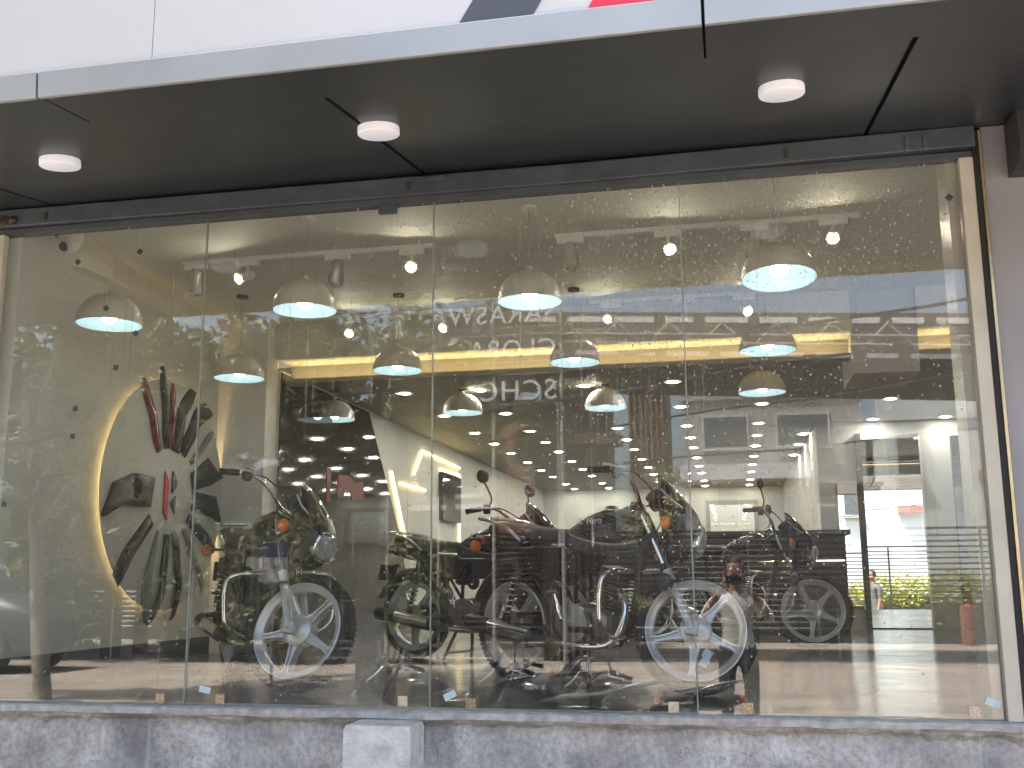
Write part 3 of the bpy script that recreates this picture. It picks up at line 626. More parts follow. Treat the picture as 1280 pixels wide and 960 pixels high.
def stripe(x0,x1,mat,label):
    z0,z1=sz(SD)+.0885,3.4; M=Matrix.Translation((0,SD-.0135,0))@Matrix.Rotation(PI/2,4,'X')
    cp_(MB().prism([(x0,z0),(x1,z0),(x1+(z1-z0)*sl,z1),(x0+(z1-z0)*sl,z1)],-.0008,.0022,M),'sign_stripe',mat,0,label)
stripe(-.825,-.575,m_sgrey,'dark grey slanted stripe'); stripe(-.392,-.135,m_sred,'red slanted stripe')
for k,x,y,l in ((0,-2.83,-.78,'round white surface lamp under the soffit above the left pane'),(1,-1.352,-.80,'round white surface lamp beside the middle soffit seam'),(2,.252,-.82,'round white surface lamp under the soffit near the pilaster')):
    L=empty('surface_lamp',l,'ceiling lamp',(x,y,sz(y)),0,'round lamps under the canopy'); L.rotation_euler=(math.atan((2.497-2.300)/1.506),0,0)
    MB().lathe([(.001,.0),(.084,0),(.086,-.006),(.086,-.030),(.083,-.034),(.078,-.034),(.078,-.031),(.001,-.031)],n=40).build('housing',m_lampw,L,30)
    MB().lathe([(.001,-.0315),(.0775,-.0315),(.0775,-.0335),(.070,-.036),(.001,-.037)],n=40).build('diffuser',m_lampw,L,30)

# ------------------------------------------------------------------ showroom shell
def S(name,*a,mat=m_greige): return struct(box(name,*a,mat))
S('floor',-9,8,.10,16.6,-.12,-.0005,mat=m_floor)
S('ceiling',-4.4,3.0,.05,3.85,2.75,2.85,mat=m_ceil)
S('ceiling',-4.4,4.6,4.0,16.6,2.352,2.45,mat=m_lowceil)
S('ceiling',3.0,4.6,.05,4.0,2.75,2.85,mat=m_ceil)
S('roof',-9,7,.32,17.2,3.2,3.4,mat=m_grey2)
S('wall_left',-4.4,-4.2,-.0,3.5,-.0005,2.75)
S('wall_left',-3.95,-3.75,3.62,16.6,-.0005,2.352,mat=m_greige)
S('wall_right',4.4,4.6,.56,16.6,-.0005,2.75)
S('wall_front',1.80,4.4,.30,.56,2.40,3.2); S('wall_front',4.3,6,.30,.56,GZ,3.2); S('step',1.80,4.3,-1.5,.10,GZ,-.75,mat=m_concp); S('step',1.80,4.3,-1.1,.10,-.75,-.50,mat=m_concp); S('step',1.80,4.3,-.7,.10,-.50,-.25,mat=m_concp); S('step',1.80,4.3,-.3,.10,-.25,-.06,mat=m_concp)
S('wall_front',-6,-3.86,.02,.12,-.0,3.2)
S('wall_front',-3.6,1.03,.06,.10,2.53,2.75,mat=m_ceil)
S('wall_back',-3.75,-.50,16.5,16.7,-.0005,2.352); S('wall_back',.50,1.2,16.5,16.7,-.0005,2.352); S('wall_back',-.50,.50,16.5,16.7,-.0005,1.28); S('wall_back',-.50,.50,16.5,16.7,2.08,2.352)
S('wall_back',1.0,1.19,8.0,16.5,-.0005,2.352,mat=m_grey2)
S('wall_back',1.19,4.4,8.02,8.2,-.0005,2.352,mat=m_grey2)
mr=empty('wall_mirror','tall mirror on the back wall showing the sunlit fence, hedge and white wall','mirror',(1.8,8,0),0,'mirrors on the back wall')
for nm,bb,mm in (('mirror_glass',(1.485,2.125,7.992,8.018,.015,2.14),m_mirror),('frame',(1.425,1.485,7.93,8.018,0,2.2),m_dark),('frame',(2.125,2.14,7.97,8.018,0,2.2),m_alu)):
    o=box(nm,*bb,mm,mr); o.location=(-1.8,-8,0)
mr=empty('wall_mirror','narrow shorter mirror beside the dark mullion left of the tall mirror','mirror',(1.3,7.99,0),0,'mirrors on the back wall'); mr.rotation_euler=(R(-.22),0,0)
for nm,bb,mm in (('mirror_glass',(1.20,1.42,7.985,8.0,.25,1.62),m_mirror),('frame',(1.20,1.42,7.975,8.0,1.62,1.66),m_alu)):
    o=box(nm,*bb,mm,mr); o.location=(-1.3,-7.99,0)
tag(box('door',2.46,2.90,7.96,8.015,0,2.15,m_blackglass,None,.004),'black door leaf on the back wall right of the tall mirror','door')
col=tag(box('column',-4.2,-3.77,3.40,3.62,-.0005,2.75,m_white),'white square column between the art wall and the black glass panel','column')
col2=tag(box('ceiling_duct',.955,1.44,3.60,4.30,2.10,2.749,m_grey2),'boxed grey ceiling duct dividing the glowing cove near the right jamb','duct')
o=box('skirting',-4.2,-4.185,.1,3.4,-.0005,.13,m_base); tag(o,'dark skirting board along the foot of the art wall','skirting board')
win=empty('back_window','small bright window high in the far back wall above the tank of the rear motorcycle','window',(0,16.5,1.68))
def wp(n,*a): o=box(n,*a,win); o.location=(0,-16.5,-1.68); return o
for a in ((-.50,.50,16.44,16.60,1.28,1.36),(-.50,.50,16.44,16.60,2.0,2.08),(-.50,-.42,16.44,16.60,1.36,2.0),(.42,.50,16.44,16.60,1.36,2.0)): wp('frame',*a,m_grey)
wp('pane',-.42,.42,16.52,16.53,1.36,2.0,m_glass)
# cove
for a,c,l in ((-3.75,.955,'cove beam glowing amber across the showroom from the black panel to the grey column'),(1.44,4.4,'short glowing amber cove beam to the right of the grey column')):
    cv=empty('cove_beam',l,'cove light',((a+c)/2,3.9,2.3),0,'glowing amber coves'); off=(-(a+c)/2,-3.9,-2.3)
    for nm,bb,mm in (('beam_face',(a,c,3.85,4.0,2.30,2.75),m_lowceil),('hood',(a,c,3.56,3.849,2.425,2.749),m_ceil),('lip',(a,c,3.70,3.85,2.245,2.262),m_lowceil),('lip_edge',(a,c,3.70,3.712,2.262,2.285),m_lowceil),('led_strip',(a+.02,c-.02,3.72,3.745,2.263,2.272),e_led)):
        o=box(nm,*bb,mm,cv); o.location=off
wc=empty('wall_cove_light','warm light strip along the top of the art wall','cove light',(-4.15,2.4,2.66)); o=box('profile',-4.2,-4.10,1.3,3.40,2.60,2.62,m_ceil,wc); o.location=(4.15,-2.4,-2.66); o=box('led_strip',-4.165,-4.155,1.3,3.40,2.621,2.626,e_led3,wc); o.location=(4.15,-2.4,-2.66)
# wall art of body panels, on the wall x=-4.2 (u along +y, v up)
art=empty('panel_art_disc','backlit wall disc of motorcycle body panels fanned around a red and black emblem','wall art',(-4.2,2.56,1.215))
MA=Matrix(((0,0,1,0),(1,0,0,0),(0,1,0,0),(0,0,0,1)))      # disc plane: x->y, y->z, z->x
def ap(mb,name,mat,bevel=0,sm=40): return mb.build(name,mat,art,sm,bevel)
RD=.86
ap(MB().lathe([(.001,.045),(RD,.045),(RD,.055),(RD-.006,.06),(.001,.06)],MA,72),'disc',m_disc)
b=MB(); b.lathe([(RD-.18,.010),(RD-.14,.010),(RD-.14,.022),(RD-.18,.022)],MA,72,closed=True); ap(b,'halo_light',e_halo)
def piece(ang,poly,mat,r0,dep=.012):
    # poly in (along, across); gently domed plate
    b=MB(); M=MA@Matrix.Rotation(R(ang),4,'Z')
    cx=sum(p[0] for p in poly)/len(poly); cy=sum(p[1] for p in poly)/len(poly)
    def sc(k,z): return [Vector((r0+cx+(x-cx)*k,cy+(y-cy)*k,z)) for x,y in poly]
    b.loft([sc(1,.064),sc(1,.070),sc(.90,.080),sc(.55,.080+dep),sc(.15,.080+dep*1.2)],M=M); ap(b,'body_panel',mat,0,60)
def blade(L,w0,w1,hook=0,notch=0):
    w0*=.8; w1*=.72; n=10; top=[];bot=[]
    for i in range(n+1):
        t=i/n; w=w0+(w1-w0)*t; w*=1-.55*max(0,t-.75)/.25*(1 if not hook else .2); c=hook*max(0,t-.6)**1.5*2
        top.append((t*L,c+w/2+notch*math.sin(t*9)*.012)); bot.append((t*L,c-w/2+notch*math.cos(t*7)*.012))
    return bot+top[::-1]
fan=[(118,blade(.58,.09,.15,0,1),m_fair_red,.34),(101,blade(.62,.08,.12,0,1),m_fair_dark,.34),(91,blade(.50,.08,.09,.0,1),m_fair_red,.34),(79,blade(.55,.14,.15,-.25,0),m_fair_dark,.33),(60,blade(.56,.12,.24,-.25,1),m_fair_dark,.36),(41,blade(.46,.05,.09,0,0),m_fair_grey,.40),
     (19,[(.0,-.07),(.30,-.10),(.52,-.09),(.40,.02),(.30,.13),(.0,.07)],m_fair_blue,.36),(-5,[(.0,-.07),(.34,-.08),(.52,-.12),(.38,.10),(.2,.09),(.0,.08)],m_fair_blue,.36),(-28,blade(.52,.11,.16,0,0),m_fair_blue,.34),(-48,blade(.60,.05,.10,-.1,1),m_fair_grey,.34),
     (-71,blade(.62,.10,.12,-.35,1),m_fair_dark,.30),(-91,blade(.64,.09,.13,-.35,1),m_fair_dark,.30),(-112,blade(.66,.05,.10,.3,0),m_fair_grey,.30),(-138,blade(.60,.12,.17,.1,0),m_fair_dark,.30)]
for a,po,mm,r0 in fan: piece(a,po,mm,r0)
# the panel with a round hole
b=MB(); M=MA@Matrix.Rotation(R(186),4,'Z'); n=24; outer=[];
op=[(.24,-.12),(.50,-.16),(.74,-.10),(.88,.12),(.80,.17),(.66,.06),(.30,.09)]
import itertools
hole=[(.52+.055*math.cos(2*PI*k/14),-.04+.055*math.sin(2*PI*k/14)) for k in range(14)]
def near(p): 
    return min(range(len(op)),key=lambda i:0)
def raycast(ang):
    best=None
    for (x1,y1),(x2,y2) in zip(op,op[1:]+op[:1]):
        dx,dy=math.cos(ang),math.sin(ang); ex,ey=x2-x1,y2-y1; det=dx*(-ey)+dy*ex
        if abs(det)<1e-9: continue
        t=((x1-.52)*(-ey)+(y1+.04)*ex)/det; s_=(dx*(y1+.04)-dy*(x1-.52))/det
        if t>0 and -1e-6<=s_<=1+1e-6 and (best is None or t<best): best=t
    return (.52+best*math.cos(ang),-.04+best*math.sin(ang))
angs=sorted([2*PI*k/28 for k in range(28)]+[math.atan2(y+.04,x-.52)%(2*PI) for x,y in op])
ou=[raycast(a) for a in angs]; ho=[(.52+.055*math.cos(a),-.04+.055*math.sin(a)) for a in angs]
b.loft([[Vector((x,y,.07)) for x,y in ou],[Vector((x,y,.10)) for x,y in ou],[Vector((.3*x+.7*a,.3*y+.7*c,.125)) for (x,y),(a,c) in zip(ou,ho)],[Vector((x,y,.115)) for x,y in ho],[Vector((x,y,.07)) for x,y in ho]],caps=False,wrap=True,M=M)
ap(b,'body_panel',m_fair_dark,0,50)
b=MB(); b.prism([(-.065,-.14),(-.008,-.19),(-.008,.10),(-.065,.165)],.06,.072,MA); ap(b,'emblem_bar',m_sred,.001,0)
b=MB(); b.prism([(.045,.005),(.11,.06),(.11,.11),(.045,.175)],.06,.072,MA); ap(b,'emblem_wedge',m_gloss,.001,0)
b=MB(); b.prism([(.035,-.065),(.10,-.145),(.10,-.008)],.06,.072,MA); ap(b,'emblem_wedge',m_gloss,.001,0)
# dome camera
dc=empty('dome_camera','white dome security camera hanging by the left jamb with a dark eye','security camera',(-3.99,.97,2.75))
MB().lathe([(.001,0),(.075,0),(.075,-.07),(.068,-.09),(.06,-.095),(.001,-.095)],n=28).build('housing',m_white,dc)
b=MB(); b.ball((0,0,-.095),.058,16); b.build('eye_ball',m_white,dc); b=MB(); b.lathe([(.001,.068),(.024,.066),(.030,.058),(.032,.046)],Matrix.Translation((0,0,-.105))@Matrix.Rotation(R(118),4,'X')@Matrix.Rotation(R(-20),4,'Y'),18); b.build('lens',m_gloss,dc)
b=MB(); b.tube(cr([(-.07,0,-.05),(-.12,-.02,-.03),(-.20,-.03,.0)],5),.006,8); b.build('cable',m_black,dc)
# black glass panel and LED lines on the inner left wall x=-3.75
def wallprism(mb,poly,x0,x1): 
    M=Matrix(((0,0,1,0),(1,0,0,0),(0,1,0,0),(0,0,0,1))); return mb.prism(poly,x0,x1,M)
bg=wallprism(MB(),[(3.63,0.0),(3.63,2.33),(5.86,2.33),(7.0,1.05),(7.62,.0)],-3.748,-3.735).build('black_glass_panel',m_blackglass,None,0); tag(bg,'tall black glossy glass panel with a slanted edge mirroring the ceiling lights','wall panel')
for k,(poly,l) in enumerate((([(4.70,1.30),(4.80,1.30),(4.80,1.62),(4.70,1.62)],'painted reflection of a red upright bar'),([(4.98,1.36),(5.13,1.36),(5.20,1.45),(5.32,1.45),(5.40,1.36),(5.75,1.40),(5.70,1.58),(5.45,1.54),(5.30,1.60),(5.00,1.58)],'painted reflection of a red block'))):
    o=wallprism(MB(),poly,-3.735,-3.730).build('red_reflection',m_redrefl,bg,0); o['label']=l  # red reflection in the glass, drawn as flat coloured shapes
def ledline(pts,label,w=.022):
    b=MB()
    for (y0,z0),(y1,z1) in zip(pts,pts[1:]):
        d=Vector((0,y1-y0,z1-z0)).normalized(); n=Vector((0,-d.z,d.y))*w/2
        q=[Vector((-3.735,y0,z0))+n,Vector((-3.735,y1,z1))+n,Vector((-3.735,y1,z1))-n,Vector((-3.735,y0,z0))-n]
        b.loft([q,[p+Vector((.014,0,0)) for p in q]])
    tag(b.build('led_line',e_led2,None,0),label,'led light','led lines on the yellow wall')
ledline([(6.62,1.77),(7.18,1.03)],'slanted glowing LED line along the edge of the black glass panel',.04)
ledline([(7.47,1.82),(7.86,2.15),(9.67,2.12)],'bent glowing LED line high on the yellow wall')
ledline([(6.94,1.67),(7.98,1.67)],'short level LED line low on the yellow wall')
ledline([(8.63,2.0),(9.67,2.02),(9.68,.70)],'LED line framing the dark screen on the yellow wall',.03)
tv=wallprism(MB(),[(8.65,1.34),(9.60,1.34),(9.60,1.97),(8.65,1.97)],-3.745,-3.69).build('wall_screen',m_blackglass,None,0,.004); tag(tv,'dark flat screen hung on the yellow LED wall','screen')

# slatted counter behind the motorcycles
ct=empty('display_counter','long black slatted counter behind the motorcycles in the middle of the showroom','counter',(-.7,6.85,0))
MB().box(-1.85,1.82,-.20,.25,0,1.0).build('body',m_dark,ct,0,.005)
MB().box(-1.90,1.87,-.27,.30,1.0,1.05).build('top',m_base,ct,0,.006)
b=MB()
for k in range(15): b.box(-1.85,1.82,-.225,-.201,.04+k*.064,.04+k*.064+.034)
b.build('slat_front',m_slat,ct,0)
MB().box(.95,1.80,-.236,-.226,.735,.745).build('led_strip',e_led2,ct,0); MB().box(.75,1.30,-.236,-.226,.40,.408).build('led_strip',e_led2,ct,0)
# ------------------------------------------------------------------ lamps
def pendant():
    r=empty('pendant_lamp','p','pendant lamp')
    prof=[]; n=12
    for i in range(n+1):
        a=PI/2*i/n; prof.append((max(.012,.19*math.sin(a)**.92),.185*math.cos(a)**.95 if i<n else 0))
    sh=MB().lathe([(q+0,h) for q,h in prof]+[(prof[-1][0]-.003,-.002)]+[(max(.008,q-.006),h-.006 if h>.01 else .001) for q,h in reversed(prof)],n=48,closed=False)
    k=len(prof)*48
    o=MB().lathe(prof+[(.1915,-.003),(.188,-.003)],n=48); o.f=o.f[:-2]; o.m=o.m[:-2]; s=o.build('shade',m_shade,r,50)
    i=MB().lathe([(max(.010,q-.004),h-.005) for q,h in prof[:-1]]+[(.187,-.002)],n=48); i.f=i.f[:-2]; i.m=i.m[:-2]; i.build('shade_lining',m_shin,s,50)
    b=MB(); b.ball((0,0,.045),.045,18,(1,1,.95)); b.lathe([(.02,.08),(.022,.12),(.016,.16)],n=14); b.build('bulb',e_bulb,r)
    MB().lathe([(.001,.215),(.016,.213),(.02,.185),(.03,.176),(.001,.17)],n=16).build('cap',m_shade,r)
    return r
p0=pendant(); PX=(-3.65,-2.46,-1.11,.285); PY=((.86,1.10,1.21,.75),(2.66,2.90,3.04,2.53),(4.65,4.89,4.97,4.06)); PZ=((2.085,2.165,2.165,2.085),(2.095,2.147,2.173,2.085),(2.07,2.125,2.13,2.06))
cols=('nearest the art wall','second from the art wall','third from the art wall','nearest the right jamb')
rows=('front row by the glass','middle row under the spotlights','rear row behind the cove')
for j in range(3):
    for i in range(4):
        p=p0 if (i,j)==(0,0) else copy_tree(p0)
        p.location=(PX[i] if j else (-3.61,-2.464,-1.106,.291)[i],PY[j][i],PZ[j][i]); p['label']='dome pendant lamp, '+rows[j]+', '+cols[i]; p['group']='dome pendant lamps'
        H=(2.75 if p.location.y<3.85 else 2.352)-p.location.z
        c=MB(); c.bar((0,0,.20),(0,0,H),.003,6); c.lathe([(.001,H),(.045,H),(.045,H-.02),(.001,H-.022)],n=18); c.build('cord',m_white if j==0 else m_dark,p)
        p.rotation_euler=(R((0,0,0,-6)[i]) if j==0 else 0,0,0)
def rail(x0,x1,y,label):
    r=MB().box(x0,x1,y-.017,y+.017,2.718,2.749).build('light_rail',m_white,None,0,.003); tag(r,label,'light rail','ceiling light rails')
rail(-3.66,-1.84,1.75,'white ceiling light rail nearest the glass, over the left motorcycle'); rail(-1.04,.84,1.75,'white ceiling light rail nearest the glass, over the right motorcycle')
rail(-3.55,-1.84,3.42,'white ceiling light rail just before the cove, left one'); rail(-1.04,.50,3.42,'white ceiling light rail just before the cove, right one')
def spot(x,y,lit,wrapped,label,tilt,pan):
    r=empty('track_spotlight',label,'spotlight',(x,y,2.72),0,'track spotlights')
    MB().box(-.085,.085,-.018,.018,-.040,.0).build('adapter',m_white,r,0,.004)
    MB().bar((0,0,-.035),(0,0,-.085),.010,10).build('stem',m_white,r)
    M=Matrix.Translation((0,0,-.105))@Matrix.Rotation(pan,4,'Z')@Matrix.Rotation(-R(62) if lit else tilt,4,'X')
    b=MB(); b.lathe([(.001,.055),(.022,.055),(.030,.045),(.034,-.05),(.040,-.085),(.036,-.085),(.030,-.06),(.001,-.058)],M,20); hd=b.build('head',m_white if not wrapped else m_shade,r)
    L=MB().lathe([(.001,-.062),(.029,-.062),(.031,-.080),(.001,-.081)],M,18)
    if lit: L.mat(1).lathe([(.001,-.0815),(.019,-.0815),(.017,-.088),(.001,-.090)],M,18)
    L.build('lens',[e_rim2,e_spot] if lit else m_headl,hd)
    if wrapped:
        b=MB(); prof=[(.03,.07),(.042,.05),(.046,0),(.050,-.06),(.052,-.10),(.03,-.115)]; b.lathe(prof,M,11); 
        for k in range(len(b.v)): b.v[k]+=Vector((random.uniform(-1,1),random.uniform(-1,1),random.uniform(-1,1)))*.006
        b.build('plastic_wrap',m_wrap,hd,20)
def mat_wrap():
    m=bpy.data.materials.new('crumpled_clear_wrap'); t=NT(m); a=t.n('BsdfTransparent'); g=t.n('BsdfGlossy',Roughness=.12); d=t.n('BsdfDiffuse'); d.inputs[0].default_value=(.7,.66,.62,1)
    x=t.n('MixShader',Fac=.35); y=t.n('MixShader',Fac=.45); t.l(g.outputs[0],x.inputs[1]); t.l(d.outputs[0],x.inputs[2]); t.l(a.outputs[0],y.inputs[1]); t.l(x.outputs[0],y.inputs[2]); t.l(y.outputs[0],t.out.inputs[0]); return m
m_wrap=mat_wrap()
spot(-3.55,1.75,False,True,'unlit track spotlight at the left end of the front rail',R(25),R(30))
spot(-3.17,1.75,True,False,'lit track spotlight on the front rail above the left pendant lamps',R(35),R(-20))
spot(-2.52,1.75,False,True,'unlit spotlight in plastic wrap above the second front pendant lamp',R(18),R(40))
spot(-2.0,1.75,True,False,'lit track spotlight at the right end of the left front rail',R(38),R(15))
spot(-.94,1.75,False,True,'unlit spotlight in plastic wrap above the third front pendant lamp',R(4),0)
spot(-.32,1.75,True,False,'lit track spotlight amid rain spots beside the right glass seam',R(38),R(10))
spot(.21,1.75,False,True,'unlit wrapped spotlight above the front pendant lamp nearest the right jamb',R(16),R(25))
spot(.68,1.75,True,False,'lit track spotlight nearest the right jamb amid rain spots',R(36),R(-10))
for x,l,n in ((-3.05,1,'lit small spotlight on the rear rail over the left motorcycle tail'),(-2.62,0,'unlit small spotlight on the rear left rail'),(-2.22,1,'lit small spotlight on the rear rail above the second middle pendant'),(-1.98,0,'unlit small spotlight at the right end of the rear left rail'),(-.87,1,'lit small spotlight on the rear rail above the third middle pendant'),(-.30,0,'unlit small spotlight on the rear right rail by the seam'),(.16,1,'lit small spotlight on the rear rail above the right middle pendant')):
    spot(x,3.42,bool(l),False,n,R(32 if l else 10),R(random.uniform(-20,20)))
d0=None
LX=(-3.05,-2.36,-1.295,-.48,.352); LY=(4.93,6.38,7.8,8.88,9.95,11.2,12.4,13.55,15.0,16.1)
for j,y in enumerate(LY):
    for i,x in enumerate(LX+(.92,1.62,2.4)):
        if i==5 and j not in (3,4,5): continue
        if i>=6 and j not in (1,2): continue
        if i==1 and j==0: x=-2.30
        if d0 is None:
            d0=MB().lathe([(.001,.0),(.088,.0),(.090,-.006),(.080,-.010),(.078,-.006),(.001,-.006)],n=24); d0.m=[0]*len(d0.m)
            n=24; d0.mat(2).lathe([(.001,-.0065),(.077,-.0065),(.077,-.0085),(.001,-.0088)],n=24); d0.mat(1).lathe([(.001,-.009),(.052,-.009),(.050,-.0105),(.001,-.0107)],n=24); d=d0.build('downlight',[m_white,e_down,e_rim],None,30); d0=d
        else: d=d0.copy(); COL.objects.link(d)
        d.location=(x,y,2.3515); tag(d,'small round downlight, '+ORD[j]+' row behind the cove, '+ORD[i]+' from the black glass panel','downlight','round downlights in the low ceiling')

# ------------------------------------------------------------------ across the street (seen in the panes and mirrors)
def building(label,x0,x1,y0,y1,z1,mat,wins=(),parapet=.25,wmat=m_win,extra=()):
    r=empty('building',label,'building',((x0+x1)/2,(y0+y1)/2,GZ)); off=(-(x0+x1)/2,-(y0+y1)/2,-GZ)
    def b(n,*a):
        o=box(n,*a,r); o.location=off; return o
    b('wall',x0,x1,y0,y1,GZ-.05,z1,mat)
    if parapet: b('parapet',x0-.08,x1+.08,y1-.10,y1+.08,z1,z1+parapet,mat)
    for wx0,wx1,wz0,wz1 in wins:
        f=b('window',wx0-.07,wx1+.07,y1+.002,y1+.06,wz0-.07,wz1+.07,m_grey2)
        p=box('pane',wx0,wx1,y1+.061,y1+.07,wz0,wz1,wmat,f)
        s=box('sill',wx0-.12,wx1+.12,y1+.062,y1+.22,wz0-.13,wz0-.071,m_grey2,f)
    for n,bb,mm in extra: b(n,*bb,mm)
    return r
# terracotta school block with the vertical lettering
tb=building('terracotta school block with a tall lettered pier, behind the trees',-9.6,-5.4,-30,-24.6,5.1,m_terra,((-8.6,-7.0,3.0,4.2),(-8.6,-7.0,1.2,2.1)),.3,extra=(('ledge',(-9.0,-6.5,-24.6,-24.2,2.55,2.68),m_letter),('pier',(-6.35,-5.35,-24.6,-24.1,GZ,5.0),m_terra),('side_pier',(-5.35,-4.6,-25.2,-24.5,GZ,5.05),m_terra2)))
lettering('pier_lettering','SARASWATI GLOBAL SCHOOL',.36,m_letter,tb,Matrix.Translation((-5.70+7.5,-24.09+27.3,1.35-GZ))@Matrix.Rotation(PI,4,'Z')@Matrix.Rotation(PI/2,4,'X')@Matrix.Rotation(PI/2,4,'Z'),.02,space=1.08)
# gate canopy and column
gc=empty('gate_canopy','long dark gate canopy with rows of white panels carried on a ribbed column','gate',(0,-17,GZ))
def gp(n,mb,mat): 
    o=mb.build(n,mat,gc,0); o.location=(0,17,-GZ); return o
gp('roof_slab',MB().loft([[Vector((x,y,z)) for y,z in ((-18.5,zz-1.10),(-15.45,zz-1.10),(-15.35,zz-.98),(-15.35,zz),(-18.5,zz))] for x,zz in ((-5.8,5.95),(14,4.74))]),m_canopy)
def cz(x): return 5.84-.0611*(x+4)
for r_,(dz,w) in enumerate(((-.15,.11),(-.82,.09))):
    x=-3.9+r_*.3
    while x<9:
        L=.62+random.uniform(-.15,.2)
        gp('white_panel',MB().loft([[Vector((q,y,z)) for y,z in ((-15.348,cz(q)+dz-w/2),(-15.32,cz(q)+dz-w/2),(-15.32,cz(q)+dz+w/2),(-15.348,cz(q)+dz+w/2))] for q in (x,x+L)]),m_wstrip); x+=L+.22
b=MB()
for x in range(-3,10): b.bar((x,-15.29,cz(x)-.24),(x+.5,-15.29,cz(x)-.74),.022,6); b.bar((x+.5,-15.29,cz(x)-.74),(x+1,-15.29,cz(x)-.24),.022,6)
for dz in (-.45,-.62): b.tube([(-4,-15.27,cz(-4)+dz),(10,-15.27,cz(10)+dz)],.018,6)
gp('lattice',b,m_grey)
b=MB(); b.box(-3.35,-2.35,-17.2,-16.2,GZ,4.60)
for k in range(7): b.box(-3.30+k*.145,-3.23+k*.145,-16.2,-16.13,GZ,4.60)
gp('column',b,m_brownclad); b=MB(); b.box(-3.75,-3.42,-17.0,-16.4,GZ,4.4); gp('column',b,m_brownclad); 
for x in (-3.385,-2.72): gp('light_strip',MB().box(x,x+.04,-16.2,-16.10,1.2,4.1),m_letter)
b=MB(); b.box(-3.1,-2.05,-16.1,-15.4,3.15,3.35); gp('bracket',b,m_brownclad)
gl=empty('school_sign','white raised lettering of the school name beside the gate canopy','sign',(-3.4,-15.16,4))
for txt,z,sz_ in (('SARASWATI',5.58,.52),('GLOBAL',4.88,.50),('SCHOOL',4.02,.56)):
    o=lettering('sign_lettering',txt,sz_,m_letter,gl,Matrix.Translation((.18,0,z-4))@Matrix.Rotation(PI,4,'Z')@Matrix.Rotation(PI/2,4,'X'),.03,space=1.12)
b=MB()
for z in (5.5,6.1,4.8,5.35,3.95,4.55): b.bar((.3,-.08,z-4),(-3.3,-.08,z-4),.018,6)
for x in (.25,-1.1,-2.2,-3.25): b.bar((x,-.1,-4+GZ),(x,-.1,2.15),.035,6)
b.build('sign_frame',m_grey,gl)
building('brown louvred tower block beyond the gate',-3.6,-2.2,-37,-34,8.0,m_brownclad,(),.1,extra=[('louvre',(-3.6+k*.2,-3.52+k*.2,-34,-33.85,2,8),m_terra2) for k in range(7)])
building('grey flat roofed school building with a pale ledge and orange ground floor',-1.5,4.3,-36,-31,6.5,m_grey,((-.9,.2,2.2,3.2),(1.2,2.0,1.9,3.2),(2.9,3.7,2.2,3.0),(-.8,.6,4.9,5.9),(1.6,3.2,4.9,5.9)),.35,extra=(('ledge',(-1.6,2.6,-31,-30.2,3.75,4.25),m_letter),('orange_band',(-1.4,2.4,-31,-30.95,2.9,3.75),m_orange)))
building('dark grey louvred building between the school and the white house',2.2,4.4,-30.6,-28.5,3.3,m_brownclad,((2.6,3.1,1.9,2.7),),.1)
building('white house with a red awning behind the fence on the far right',4.6,13.5,-33,-28.2,5.2,m_hwhite,((4.9,5.5,3.6,4.7),(10.6,11.8,3.2,4.4)),.3,extra=(('awning',(7.1,8.1,-28.2,-27.7,3.35,3.65),m_kerbred),('upper_floor',(5.0,8.0,-33,-29.4,5.5,8.4),m_grey2),('ledge',(8.2,13.5,-28.2,-27.9,4.1,4.2),m_grey2)))
# fence, hedge, kerb
fc=empty('slat_fence','dark horizontal slat fence along the far side of the street','fence',(0,-23,GZ))
def fp_(n,mb,mat):
    o=mb.build(n,mat,fc,0); o.location=(0,23,-GZ); return o
fx=[-29.3+k*2.2 for k in range(21)]
for a,c in zip(fx,fx[1:]):
    b=MB()
    for k in range(17): b.box(a+.03,c-.03,-23.015,-22.985,-.62+k*.137,-.62+k*.137+(.040 if a>3.5 else .105))
    b.box(a+.03,c-.03,-23.03,-22.97,1.74,1.80); fp_('slat_panel',b,m_fence)
for a in fx: fp_('post',MB().box(a-.03,a+.03,-23.04,-22.96,GZ,1.80),m_fence)
fp_('base_kerb',MB().box(-29.5,15,-23.15,-22.85,GZ,-.66),m_fence)
def leaves(name,centres,n,size,mat,parent,seed,flat=.0):
    rnd=random.Random(seed); v=[];f=[]
    for i in range(n):
        c,rr=centres[rnd.randrange(len(centres))]
        while True:
            p=Vector((rnd.uniform(-1,1),rnd.uniform(-1,1),rnd.uniform(-1,1)))
            if p.length<1: break
        p=Vector(c)+Vector((p.x*rr[0],p.y*rr[1],p.z*rr[2]))
        a=Vector((rnd.gauss(0,1),rnd.gauss(0,1),rnd.gauss(0,.6))).normalized(); b=a.cross(Vector((rnd.gauss(0,1),rnd.gauss(0,1),rnd.gauss(0,1)))).normalized(); s=size*rnd.uniform(.6,1.4)
        k=len(v); v+= [p-a*s,p+b*s*.38,p+a*s,p-b*s*.38]; f.append((k,k+1,k+2,k+3))
    me=bpy.data.meshes.new(name); me.from_pydata([tuple(q) for q in v],[],f); me.materials.append(mat)
    o=bpy.data.objects.new(name,me); COL.objects.link(o); o.parent=parent; return o
hg=empty('hedge','clipped yellow green hedge growing behind the slat fence','hedge',(0,-24,GZ))
leaves('foliage',[((x*.45-6,0+random.uniform(-.1,.1),.8+random.uniform(-.1,.1)),(.55,.42,.95)) for x in range(21,46)],9000,.10,m_leafy,hg,3)
b=MB(); b.box(3.4,14.6,-.2,.2,0,.9); b.build('branch_core',m_leafd,hg,0)
